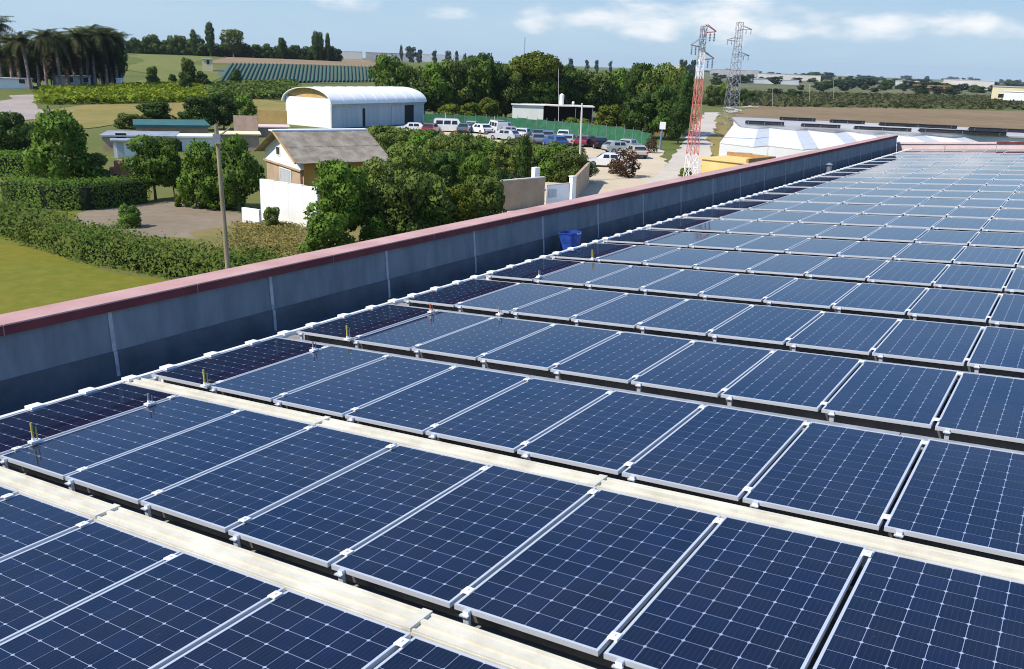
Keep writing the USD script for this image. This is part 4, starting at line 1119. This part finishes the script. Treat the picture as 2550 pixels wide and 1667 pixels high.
def wall_run(name, label, pts, h, th, mat, cap=None, n=1, cat="wall", step=0.0, z_add=0.0):
    P = [np.array(p, float) for p in pts]
    t = thing(name, label, cat, None, t=(P[0][0], P[0][1], float(ground(P[0][0], P[0][1]))))
    for a, b in zip(P[:-1], P[1:]):
        yaw, L = frame_of(a, b); R = rotz(yaw); o = np.array([a[0] - P[0][0], a[1] - P[0][1], 0])
        k = max(1, int(round(L / step))) if step else 1
        for i in range(k):
            hh = h if np.ndim(h) == 0 else h[0] + (h[1] - h[0]) * (i + .5) / k
            MB().box(i * L / k + .004, (i + 1) * L / k - .004, -th / 2, th / 2, 0, hh, R, o).out("wall_section", mat, t)
            if cap:
                MB().box(i * L / k + .002, (i + 1) * L / k - .002, -th / 2 - .04, th / 2 + .04, hh, hh + .07, R, o).out("coping", cap, t)
    return t


wall_run("block_wall", "square pinkish block wall standing behind the pole top", [G(545, 318), G(601, 320)], 2.6, 0.2, "block_pink", step=0.9)
wall_run("screen_panel", "orange tan panel leaning beside the white barn's end", [G(600, 296), G(668, 298)], 2.4, 0.1, "tan_sheet", cat="screen", step=1.6)
# white yard walls in front of the hut
pa, pb = G(610, 513), G(742, 531)
wall_run("yard_wall", "tall bright white yard wall running down in front of the hut", [pa, pb], (2.62, 2.45), 0.2, "white_wall", step=1.2)
wall_run("yard_wall", "short low white wall piece left of the tall white yard wall", [G(566, 518), G(606, 524)], 0.95, 0.2, "white_wall")
tree("busho", 1, 632, 528, 478, 48, "olive_bush", "grey thin shrub growing against the tall white yard wall", "bush")
tree("bushy", 2, 415, 482, 448, 20, "yellow_green_bush", "pale bleached plant at the back of the gravel yard", "bush")
# red gravel pile/brick oven
t = thing("brick_oven", "red brick oven between the garden shrub and the round-headed tree", "oven", None, rotz(0.2), G(282, 424))
for j in range(6):
    w = 1.0 - j * 0.07 * (j > 2)
    for i in range(5):
        MB().box(-w + i * 2 * w / 5 + .01, -w + (i + 1) * 2 * w / 5 - .01, -0.7, 0.7, j * .2 + .005, j * .2 + .195).out("brick", "brick_red", t)
MB().box(-0.3, 0.3, -0.6, 0.6, 1.2, 1.7).out("chimney", "brick_red", t)
MB().box(-0.35, 0.35, -0.74, -0.705, 0.1, 0.7).out("mouth", "dark_opening", t)

# gate with its walls at the right of the tree cluster
g0 = G(1268, 478)
def seg_yaw(a, b): return frame_of(a, b)
wall_run("gate_wall", "beige rendered wall left of the white gate, partly behind trees", [G(1160, 492), G(1262, 480)], 2.1, 0.22, "beige_wall", cap="wall_render", step=2.0)
wall_run("gate_wall", "beige rendered wall running away right of the white gate pillar", [G(1334, 468), G(1366, 428)], 1.9, 0.22, "beige_wall", step=1.8)
a, b = G(1268, 478), G(1322, 472)
yaw, L = seg_yaw(a, b)
t = thing("gate", "white sheet metal gate with a grey square panel", "gate", None, rotz(yaw), a)
MB().box(0.05, L - 0.05, -0.03, 0.03, 0.12, 1.45).out("gate_leaf", "white_sheet", t)
MB().box(0.18, 0.42 * L, -0.06, -0.034, 0.55, 1.15).out("notice_panel", "grey_sheet", t)
MB().box(0.05, L - 0.05, -0.045, 0.045, 1.45, 1.52).box(0.0, 0.05, -0.045, 0.045, 0.0, 1.52).box(L - 0.05, L, -0.045, 0.045, 0, 1.52).out("gate_frame", "far_wall", t)
p = G(1328, 470)
t = thing("gate_pillar", "slim white pillar at the right side of the white gate", "pillar", None, rotz(yaw), p)
MB().box(-.18, .18, -.18, .18, 0, 1.9).out("shaft", "white_wall", t); MB().box(-.22, .22, -.22, .22, 1.9, 1.98).out("cap", "white_wall", t)
p = G(1242, 470)
t = thing("meter_box", "small white service box standing on the beige wall left of the gate", "box", None, rotz(yaw), (p[0], p[1], 0))
MB().box(-.25, .25, -.2, .2, 1.2, 2.6).out("cabinet", "white_sheet", t); MB().box(-.1, .1, -.1, .1, 0, 1.2).out("post", "far_wall", t)

# kiosk with canopy behind the cars
tk, a, d, H = px_block("kiosk", "white flat-roofed kiosk with a long dark canopy behind the parked cars", "kiosk", 1190, 1262, 281, 245, 5.0, "white_wall", "white_wall", slab=0.12)
Lk = 72 * d * S / FPX; Lc = 118 * d * S / FPX
MB().box(Lk + 0.26, Lk + Lc, -0.2, 5.0, H, H + 0.16).out("canopy", "far_wall", tk)
for i in range(3):
    x = Lk + Lc * (i + 1) / 3 - 0.3
    MB().bar((x, 0, 0), (x, 0, H - .01), 0.07, n=6).out("canopy_post", "steel_grey", tk)
MB().box(Lk + 0.02, Lk + Lc, 4.6, 4.8, 0, H - 0.02).out("back_wall", "dark_opening", tk)  # near-black sheet painted as the shade under the canopy
kp = np.array(a) + rotz(-math.atan2(a[0], a[1])) @ np.array([Lk + 0.36 * Lc, 2.0, 0])
t = thing("water_tank", "slender white water tank standing on the kiosk canopy", "tank", None, np.eye(3), (kp[0], kp[1], a[2] + H + 0.16))
MB().bar((0, 0, 0.0), (0, 0, 1.75), 0.42, n=16).out("tank_body", "white_sheet", t); MB().bar((0, 0, 1.75), (0, 0, 2.0), 0.42, 0.12, n=16).out("lid", "white_sheet", t)
kp2 = kp + [2.1, 0, 0]
t = thing("roof_vent", "small round white vent right of the slender tank", "vent", None, np.eye(3), (kp2[0], kp2[1], a[2] + H + 0.16))
MB().bar((0, 0, 0), (0, 0, 0.35), 0.12, n=10).out("pipe", "white_sheet", t); MB().bar((0, 0, 0.35), (0, 0, 0.7), 0.26, 0.2, n=12).out("cowl", "white_sheet", t)
px_block("brick_shed", "low red brick shed behind the right part of the green fence", "shed", 1490, 1548, 308, 290, 3.0, "brick_red", "brick_red", slab=0.1)

# green shade-cloth fence
FP = [G(*q) for q in [(985, 294), (1080, 298), (1180, 303), (1270, 311), (1345, 319), (1430, 328), (1512, 346)]]
t = thing("mesh_fence", "green shade-cloth fence on thin posts behind the parked cars", "fence", None, t=(FP[0][0], FP[0][1], 0))
for a, b in zip(FP[:-1], FP[1:]):
    k = 4
    for i in range(k):
        p0, p1 = a + (b - a) * i / k - [FP[0][0], FP[0][1], 0], a + (b - a) * (i + 1) / k - [FP[0][0], FP[0][1], 0]
        yaw, L = frame_of(p0, p1)
        MB().box(0.05, L - 0.05, -0.015, 0.015, 0.05, 1.95 + 0.06 * math.sin(i * 3 + a[0]), rotz(yaw), p0).out("cloth", "shade_green", t)
        MB().bar((p0[0], p0[1], 0), (p0[0], p0[1], 2.3), 0.04, n=6).out("post", "steel_grey", t)

# greenhouses with saw-tooth white roofs
R1, R2 = ZP(1673, 332, 3.9), ZP(1703, 292, 3.9)
yaw, L = frame_of(R1, R2); yaw -= math.pi / 2       # local +y runs along the bays, +x to the right
t = thing("workshop", "white workshop with a row of sloping white and grey roof bays beyond the parapet", "workshop", None, rotz(yaw), (R1[0], R1[1], 0))
xl, xr = 2.9, 1.25
for b in range(6):
    x = b * (xl + xr)
    for x0, z0, x1, z1, mt in ((x, 3.9, x + xl, 3.72, "white_sheet"), (x + xl, 3.72, x + xl + xr, 3.9, "grey_sheet")):
        k = 5
        for i in range(k):
            y0, y1 = i * L / k, (i + 1) * L / k - 0.02
            v = np.array([(x0, y0, z0), (x1, y0, z1), (x1, y1, z1), (x0, y1, z0)]); v = np.vstack([v, v - [0, 0, .06]])
            part("roof_slope", (v, np.array([[0, 1, 2, 3], [4, 7, 6, 5], [0, 4, 5, 1], [2, 6, 7, 3], [1, 5, 6, 2], [0, 3, 7, 4]])), mt, t)
    pr = [(x + .01, 0), (x + xl + xr - .01, 0), (x + xl + xr - .01, 3.82), (x + xl, 3.64), (x + .01, 3.82)]
    MB().prism(pr, 0.02, 0.2).out("front_wall", "white_wall", t)
    MB().prism(pr, L - .2, L - .03).out("rear_wall", "white_wall", t)
MB().box(0.02, 0.2, 0.21, L - 0.21, 0, 3.75).out("side_wall", "white_wall", t)
MB().bar((1.5, -0.12, 0), (1.5, -0.12, 3.1), 0.09, n=8).out("downpipe", "steel_grey", t)
MB().bar((1.5, -0.12, 3.1), (2.9, -0.12, 3.1), 0.07, n=8).out("downpipe", "steel_grey", t)
# flat roofed hall behind, with dark racks
H1, H2 = ZP(1722, 291, 4.1), ZP(2250, 315, 4.1)
yaw2, L2 = frame_of(H1, H2)
t = block("flat_hall", "long low hall with a pale grey flat roof carrying dark panel racks", "hall", H1, 4.1, L2 * 1.7, 15.0, yaw2, "white_wall", "far_roof", slab=0.15)
RACK = [(1733, 1820, 290), (1863, 1950, 297), (1987, 2113, 304), (2140, 2330, 311), (1813, 1893, 281), (1930, 2007, 287), (2047, 2217, 296), (2256, 2420, 307)]
for i, (xa, xb, y) in enumerate(RACK):
    p = ZP((xa + xb) / 2, y, 4.27)
    w = (xb - xa) / 2 * depth(p) * S / FPX
    t = thing("panel_rack", f"dark panel rack on the flat roof, {ordinal(i % 4)} from left in {'nearer' if i < 4 else 'farther'} line", "panel rack", "dark panel racks on the low hall roof", rotz(yaw2), (p[0], p[1], 4.255))
    v = np.array([(-w, -0.30, 0.42), (w, -0.30, 0.42), (w, 0.45, 0.10), (-w, 0.45, 0.10)]); v = np.vstack([v, v - [0, 0.02, .05]])
    part("panel", (v, np.array([[0, 1, 2, 3], [4, 7, 6, 5], [0, 4, 5, 1], [2, 6, 7, 3], [1, 5, 6, 2], [0, 3, 7, 4]])), "rack_dark", t)
    for s_ in (-1, 0, 1):
        MB().bar((s_ * w * .85, -0.25, 0), (s_ * w * .85, -0.25, 0.37), 0.03, n=5).out("leg", "steel_grey", t)
    MB().box(-w, w, -0.26, -0.23, 0.03, 0.34).out("wind_panel", "rack_dark", t)
# yellow store
Y1, Y2 = ZP(1632, 370, 3.0), ZP(1738, 382, 3.0)
yaw3, L3 = frame_of(Y1, Y2)
t = block("yellow_store", "low yellow rendered store with a brown roof edge beside the grey parapet", "store", Y1, 3.0, L3, 4.0, yaw3, "yellow_wall", "yellow_wall", over=0.12, slab=0.12)
MB().box(-0.12, L3 + 0.12, 3.9, 4.12, 3.121, 3.42).out("roof_edge", "brown_trim", t)
MB().box(L3 - 0.10, L3 + 0.12, -0.12, 3.895, 3.121, 3.42).out("roof_edge", "brown_trim", t)
q = ZP(1800, 372, 2.5)
for i in range(3):
    t = thing("pallet", f"brown wooden pallet leaning at the white workshop wall, {ordinal(i)} from the left", "pallet", None, rotz(yaw), (q[0] + i * .55, q[1] - .1 * i, 0))
    for j in range(3):
        MB().box(-.2 + j * .16, -.2 + j * .16 + .12, -.03, .03, 0.0, 3.45).out("plank", "pallet_wood", t)
    MB().box(-.2, .24, .031, .09, 0.3, 0.5).box(-.2, .24, .031, .09, 2.8, 3.0).out("crossbar", "brown_trim", t)

# small and far buildings
px_block("tower_house", "little beige tower house at the corner of the bare field", "house", 471, 494, 166, 138, 4.0, "far_cream", "far_wall", wins=((1.2, 2.2, 2.0, 3.4),))
px_block("grove_house", "long low white house seen between the palm trunks", "house", 132, 205, 203, 178, 6.0, "far_wall", "far_roof", wins=((2, 3.4, 1.0, 2.2), (5, 6.4, 1.0, 2.2)))
px_block("grove_house", "low white building at the left edge below the palms", "house", -20, 66, 206, 184, 6.0, "white_wall", "far_roof", wins=((5, 6.2, 1.0, 2.0),))
p = G(279, 206)
t = thing("white_post", "short white concrete post at the right end of the palm grove", "post", None, np.eye(3), p)
MB().box(-.5, .5, -.5, .5, 0, 2.0).out("shaft", "white_wall", t); MB().box(-.6, .6, -.6, .6, 2.0, 2.2).out("cap", "white_wall", t)
FAR = [(788, 842, 136, 120, "far_wall", "white_sheet", "long pale farm hall at the right end of the windbreak"), (850, 950, 140, 124, "far_roof", "far_roof", "long grey-roofed greenhouse on the skyline left of the tree wall"),
       (952, 1050, 142, 127, "greenhouse_film", "greenhouse_film", "pale greenhouse on the skyline above the barn"), (1052, 1130, 144, 131, "greenhouse_film", "greenhouse_film", "low greenhouse on the skyline behind the left tree wall"),
       (1552, 1584, 170, 152, "far_cream", "far_wall", "cream far house rising behind the trees left of the red tower"), (1650, 1760, 176, 163, "far_roof", "far_roof", "long grey hall on the skyline right of the red tower"),
       (1760, 1900, 184, 174, "far_wall", "greenhouse_film", "wide pale greenhouse on the plain right of the grey pylon"), (1990, 2010, 200, 193, "white_sheet", "white_sheet", "tiny bright white hut far out on the right plain"),
       (1700, 1850, 192, 185, "greenhouse_film", "greenhouse_film", "long low greenhouse strip nearer on the plain behind the grey pylon"), (2190, 2296, 206, 187, "far_wall", "greenhouse_film", "long pale greenhouse left of the cream building at the right edge"),
       (2080, 2180, 199, 190, "greenhouse_film", "far_wall", "low pale greenhouse behind the tree belt on the right plain"), (2120, 2200, 210, 200, "brick_red", "brown_trim", "reddish low farm building in the right tree belt")]
for xl_, xr_, yb, yt, wl, rf_, lab in FAR:
    hz = (157 + .036 * ((xl_ * S) - 1275)) / S
    px_block("farm_building", lab, "building", xl_, xr_, max(yb, hz + 4.5), yt, 14.0, wl, rf_, slab=0.5)
px_block("cream_building", "cream building with white base at the right edge of the picture", "building", 2302, 2480, 234, 205, 20.0, "far_cream", "far_roof", wins=((3, 6, 1.5, 3.5), (9, 12, 1.5, 3.5)), slab=0.5)
px_block("cream_building", "white annexe in front of the cream building at the right edge", "building", 2330, 2480, 238, 216, 8.0, "white_wall", "white_sheet", slab=0.4)

# ------------------------------------------------------------------ towers, poles
def lattice(name, label, p, H, w0, w1, bands, arms, yaw, cat="pylon"):
    t = thing(name, label, cat, None, rotz(yaw), (p[0], p[1], float(ground(p[0], p[1]))))
    nseg = len(bands)
    zs = np.linspace(0, H, nseg + 1); wd = lambda z: (w0 + (w1 - w0) * min(1, z / (H * .8))) / 2
    for i in range(nseg):
        z0, z1 = zs[i], zs[i + 1]; a, b = wd(z0), wd(z1); m = MB(); th = 0.040 if name == "lattice_tower" else 0.05
        cr = [(-1, -1), (1, -1), (1, 1), (-1, 1)]
        for k in range(4):
            p0, p1 = cr[k], cr[(k + 1) % 4]
            m.bar((p0[0] * a, p0[1] * a, z0), (p0[0] * b, p0[1] * b, z1), th, n=4)
            m.bar((p0[0] * a, p0[1] * a, z0), (p1[0] * b, p1[1] * b, z1), th * .6, n=4)
            m.bar((p1[0] * a, p1[1] * a, z0), (p0[0] * b, p0[1] * b, z1), th * .6, n=4)
            m.bar((p0[0] * b, p0[1] * b, z1), (p1[0] * b, p1[1] * b, z1), th * .6, n=4)
        m.out("lattice_section", bands[i], t)
    for z, x0, x1, mt in arms:
        sg = np.sign(x1); m = MB()
        b = wd(z)
        for yy in (-b, b):
            m.bar((x0, yy, z), (x1, yy * .2, z + 0.12), 0.045, n=4); m.bar((x0, yy, z + 0.7), (x1, yy * .2, z + .16), 0.04, n=4)
        am = m.out("cross_arm", mt, t)
        for xx in (x1 - sg * .12, x1 - sg * 0.55 * abs(x1 - x0)):
            m = MB(); m.bar((xx, 0, z + .05), (xx, 0, z - .75), 0.03, n=5)
            for q in range(5):
                m.bar((xx, 0, z - .1 - q * .13), (xx, 0, z - .16 - q * .13), 0.10, 0.07, n=8)
            m.out("insulator", "steel_grey", am)
    return t


p = G(1604, 418); d = depth(p)
H = height_to(p, 1634, 61)
RB = ["steel_white"] * 2 + ["steel_red"] * 6 + ["steel_white"] * 2 + ["steel_grey"] * 2
lattice("lattice_tower", "slim red and white lattice mast with short arms standing by the road", p, H, 0.95, 0.42, RB, [(H * .96, 0.25, 1.25, "steel_red"), (H * .87, -0.2, -1.15, "steel_grey"), (H * .79, 0.25, 1.3, "steel_grey")], 0.3)
p = G(1696, 292); d = depth(p)
H = height_to(p, 1720, 52)
lattice("power_pylon", "taller grey lattice pylon with three arms beyond the white workshop", p, H, 2.5, 1.0, ["steel_grey"] * 13, [(H * .93, 0.5, 2.5, "steel_grey"), (H * .82, -0.5, -2.3, "steel_grey"), (H * .68, 0.5, 2.5, "steel_grey")], 0.25)


def pole(name, label, xb, yb, xt, yt, r, mat, cat="pole", cap=None, p=None):
    p = G(xb, yb) if p is None else p
    d = depth(p); H = height_to(p, xt, yt)
    t = thing(name, label, cat, None, np.eye(3), p)
    lean = (xt - project(p + np.array([0, 0, H]))[0]) * d * S / FPX
    MB().bar((0, 0, -0.2), (lean, 0, H), r, r * .7, 10).out("shaft", mat, t)
    if cap == "lamp":
        MB().bar((lean, 0, H), (lean - .5, -0.2, H + .1), .04, n=6).out("arm", mat, t)
        MB().box(lean - .95, lean - .45, -.32, -.12, H + .04, H + .16).out("lamp_head", "steel_grey", t)
    if cap == "cross":
        MB().box(lean - .7, lean + .7, -.06, .06, H - .35, H - .22).out("crossarm", mat, t)
        for s in (-.6, 0, .6):
            MB().bar((lean + s, 0, H - .22), (lean + s, 0, H - .05), .05, .03, 8).out("insulator", "lamp_clear", t)
    if cap == "box":
        MB().box(lean - .35, lean + .35, -.2, .2, H - .9, H).out("cabinet", "white_sheet", t)
    if cap == "cluster":
        MB().bar((lean, 0, H - .5), (lean + .5, .1, H - .1), .03, n=5).out("bracket", mat, t)
        MB().box(lean - .1, lean + .18, -.2, -.1, H - .7, H - .35).out("fuse_box", "steel_grey", t)
    return t


for yb_ in range(620, 900, 2):
    xb_ = 530 + (yb_ - 625) * 0.08
    pp = G(xb_, yb_)
    if np.hypot(*pp[:2]) < 37.0:
        break
pole("utility_pole", "slightly leaning weathered wooden pole rising behind the parapet in front of the garden", xb_, yb_, 503, 290, 0.105, "wood_grey", cap="cluster", p=pp)
pole("street_pole", "slim pale concrete pole between the parked cars and the gate", 1346, 420, 1353, 240, 0.11, "far_wall", cap=None)
pole("fence_post", "thick blue-grey steel post with a white box at the fence end", 1533, 348, 1541, 284, 0.16, "blue_steel", cap="box")
for x, yb, yt, lab in [(1036, 300, 262, "thin pole rising from the left part of the green fence"), (1150, 306, 270, "thin pole by the light shrubs behind the parked cars"), (1796, 248, 205, "thin pale pole on the scrub strip right of the grey pylon"),
                       (1937, 236, 188, "farther thin pale pole on the plain left of the tree belt"), (1882, 244, 196, "thin pale pole between two others on the right scrub strip"), (1298, 300, 160, "very thin tall mast rising out of the tree wall")]:
    pole("thin_pole", lab, x, yb, x, yt, 0.06, "far_wall")
p = G(1218, 150.0); 
t = thing("antenna_mast", "hair-thin antenna mast on the skyline above the umbrella pine", "mast", None, np.eye(3), p)
d = depth(p)
MB().bar((0, 0, 0), (0, 0, 60 * d * S / FPX), 0.0012 * d * .35, n=5).out("shaft", "steel_grey", t); MB().bar((0, 0, 0), (0, 0, 4), 0.002 * d, n=6).out("footing", "far_wall", t)

# ------------------------------------------------------------------ cars
def car(kind, paint, label, x, yb, heading, scale=1.0, group=None):
    p = G(x, yb)
    az = math.atan2(p[0], p[1])
    t = thing("parked_van" if kind == "van" else "parked_car", label, "van" if kind == "van" else "car", "vehicles in the car park", rotz(-az + heading), p, (scale,) * 3)
    if kind == "van":
        L, Wd = 4.7, 0.92
        low = [(-2.3, .32), (2.25, .32), (2.36, .55), (2.34, .92), (2.2, 1.02), (-2.33, 1.02), (-2.36, .6)]
        cab = [(-2.32, 1.02), (2.15, 1.02), (1.55, 1.42), (1.25, 1.86), (.95, 1.93), (-2.1, 1.93), (-2.3, 1.8)]
        wins = [(-2.0, -1.0), (-.85, .15), (.3, 1.15)]; wz = (1.12, 1.66); wh = (1.45, -1.5)
    else:
        L, Wd = 4.2, 0.86
        low = [(-2.0, .30), (2.0, .30), (2.12, .5), (2.08, .72), (1.85, .80), (.95, .90), (-1.95, .92), (-2.10, .80), (-2.12, .5)]
        cab = [(-1.75, .92), (1.05, .90), (.38, 1.38), (.1, 1.45), (-1.0, 1.46), (-1.45, 1.36), (-1.85, .98)]
        wins = [(-1.15, -.42), (-.34, .34)]; wz = (.97, 1.32); wh = (1.32, -1.25)

    def loft(prof, w, taper, z0):
        q = np.array(prof); n = len(q); zt = q[:, 1].max()
        k = np.clip((q[:, 1] - z0) / max(zt - z0, 1e-6), 0, 1)
        ww = w - taper * k
        V = np.vstack([np.c_[q[:, 0], -ww, q[:, 1]], np.c_[q[:, 0], -ww + .05, q[:, 1]][:0], np.c_[q[:, 0], ww, q[:, 1]]])
        import shapely
        tv, tf = trimesh.creation.triangulate_polygon(shapely.Polygon(prof), engine="earcut")
        idx = [int(np.argmin(((q - u) ** 2).sum(1))) for u in tv]
        tf = np.array(idx)[tf]
        F = [[i, (i + 1) % n, n + (i + 1) % n] for i in range(n)] + [[i, n + (i + 1) % n, n + i] for i in range(n)]
        return V, np.vstack([np.array(F)[:, ::-1], tf, tf[:, ::-1] + n])
    part("body", loft(low, Wd, 0.03, .3), "paint_" + paint, t, smooth=25)
    part("cabin", loft(cab, Wd - .03, 0.16, cab[0][1]), "paint_" + paint, t, smooth=25)
    zt = max(z for _, z in cab)
    for sg in (-1, 1):
        for x0, x1 in wins:
            f = lambda z: (Wd - .03 - .16 * (z - cab[0][1]) / (zt - cab[0][1])) * sg
            v = np.array([(x0, f(wz[0]) + sg * .008, wz[0]), (x1, f(wz[0]) + sg * .008, wz[0]), (x1 - .1 * (x1 > .2), f(wz[1]) + sg * .008, wz[1]), (x0 + .06, f(wz[1]) + sg * .008, wz[1])])
            v = np.vstack([v, v - [0, sg * .02, 0]])
            part("window", (v, np.array([[0, 1, 2, 3], [4, 7, 6, 5], [0, 4, 5, 1], [2, 6, 7, 3], [1, 5, 6, 2], [0, 3, 7, 4]])), "window_glass", t)
    # windscreen and rear window follow the cabin's slopes
    def screen(nm, a, b):
        a, b = np.array(a), np.array(b); d = b - a; nrm = np.array([d[1], -d[0]]) / np.hypot(*d) * (1 if a[0] > 0 else -1)
        a, b = a + d * .10 + nrm * .012, b - d * .10 + nrm * .012
        w0, w1 = Wd - .12, Wd - .24
        v = np.array([(a[0], -w0, a[1]), (a[0], w0, a[1]), (b[0], w1, b[1]), (b[0], -w1, b[1])]); v = np.vstack([v, v - np.array([nrm[0], 0, nrm[1]]) * .02])
        part(nm, (v, np.array([[0, 1, 2, 3], [4, 7, 6, 5], [0, 4, 5, 1], [2, 6, 7, 3], [1, 5, 6, 2], [0, 3, 7, 4]])), "window_glass", t)
    screen("windscreen", cab[1], cab[2] if kind != "van" else cab[3])
    screen("rear_window", cab[-1], cab[-2])
    for x in (wh[0], wh[1]):
        for sg in (-1, 1):
            w = MB().bar((x, sg * (Wd - .2), .31), (x, sg * (Wd + .015), .31), .31, n=18).out("wheel", "tyre", t, smooth=30)
            MB().bar((x, sg * (Wd + .016), .31), (x, sg * (Wd + .03), .31), .19, .16, n=12).out("rim", "steel_grey", w)
    for sg in (-1, 1):
        MB().box(2.02 if kind != "van" else 2.28, 2.115 if kind != "van" else 2.365, min(sg * .55, sg * .8), max(sg * .55, sg * .8), .58, .72).out("headlight", "lamp_clear", t)
        MB().box(-2.14 if kind != "van" else -2.375, -2.0 if kind != "van" else -2.3, min(sg * .6, sg * .82), max(sg * .6, sg * .82), .62, .84).out("tail_light", "lamp_red", t)
    MB().box(2.03, 2.16, -.7, .7, .32, .46).box(-2.17, -2.03, -.7, .7, .32, .46).out("bumper", "tyre", t) if kind != "van" else None
    return t


CARS = [("car", "white", "white car half hidden before the barn doorway", 955, 309, 3.14), ("car", "maroon", "small maroon car left of the white van", 1002, 310, 1.3), ("van", "white", "white van with dark windows, highest vehicle by the left fence", 1045, 307, 0.0),
        ("car", "teal", "dark teal car right behind the white van", 1086, 309, 1.2), ("car", "white", "white car between the teal car and the white off-roader", 1115, 311, 2.2), ("van", "white", "white boxy off-roader in the middle of the car park", 1156, 311, 1.9),
        ("car", "silver", "silver car right of the white off-roader", 1192, 318, 0.1), ("car", "silver", "silver car in the second line under the row shrubs", 1172, 326, 2.6), ("car", "slate", "grey-blue car at the left of the right-hand group", 1248, 335, 1.7),
        ("car", "blue", "blue car facing the shrubs in the right-hand group", 1288, 341, 2.1), ("car", "slate", "dark slate car behind the blue one", 1275, 328, 1.5), ("car", "silver", "silver car left of the pale concrete pole", 1322, 338, 1.4), ("car", "maroon", "small maroon car just right of the pale concrete pole", 1362, 340, 1.2),
        ("car", "black", "black car by the green fence right of the pale pole", 1387, 344, 1.9), ("car", "sage", "grey-green car parked before the dark mesh fence end", 1440, 356, 0.5), ("car", "white", "white car nearest the road, on pale sand", 1408, 388, 3.14),
        ("car", "beige", "beige car behind the brown dead bush", 1476, 366, 1.9), ("car", "silver", "small silver car between the teal car and the white one beside it", 1098, 304, 1.4),
        ("car", "slate", "dark slate car behind the white off-roader", 1178, 306, 1.5), ("car", "white", "white car at the left end of the right-hand group", 1218, 322, 1.3), ("car", "teal", "teal car between the slate cars of the right-hand group", 1250, 324, 1.6),
        ("car", "white", "white car behind the silver car by the pale concrete pole", 1310, 326, 1.5), ("car", "silver", "silver car before the grey-green car, nearer the sand", 1462, 350, 1.2)]
for kd, pt, lab, x, yb, hd in CARS:
    car(kd, pt, lab, x, yb, hd)
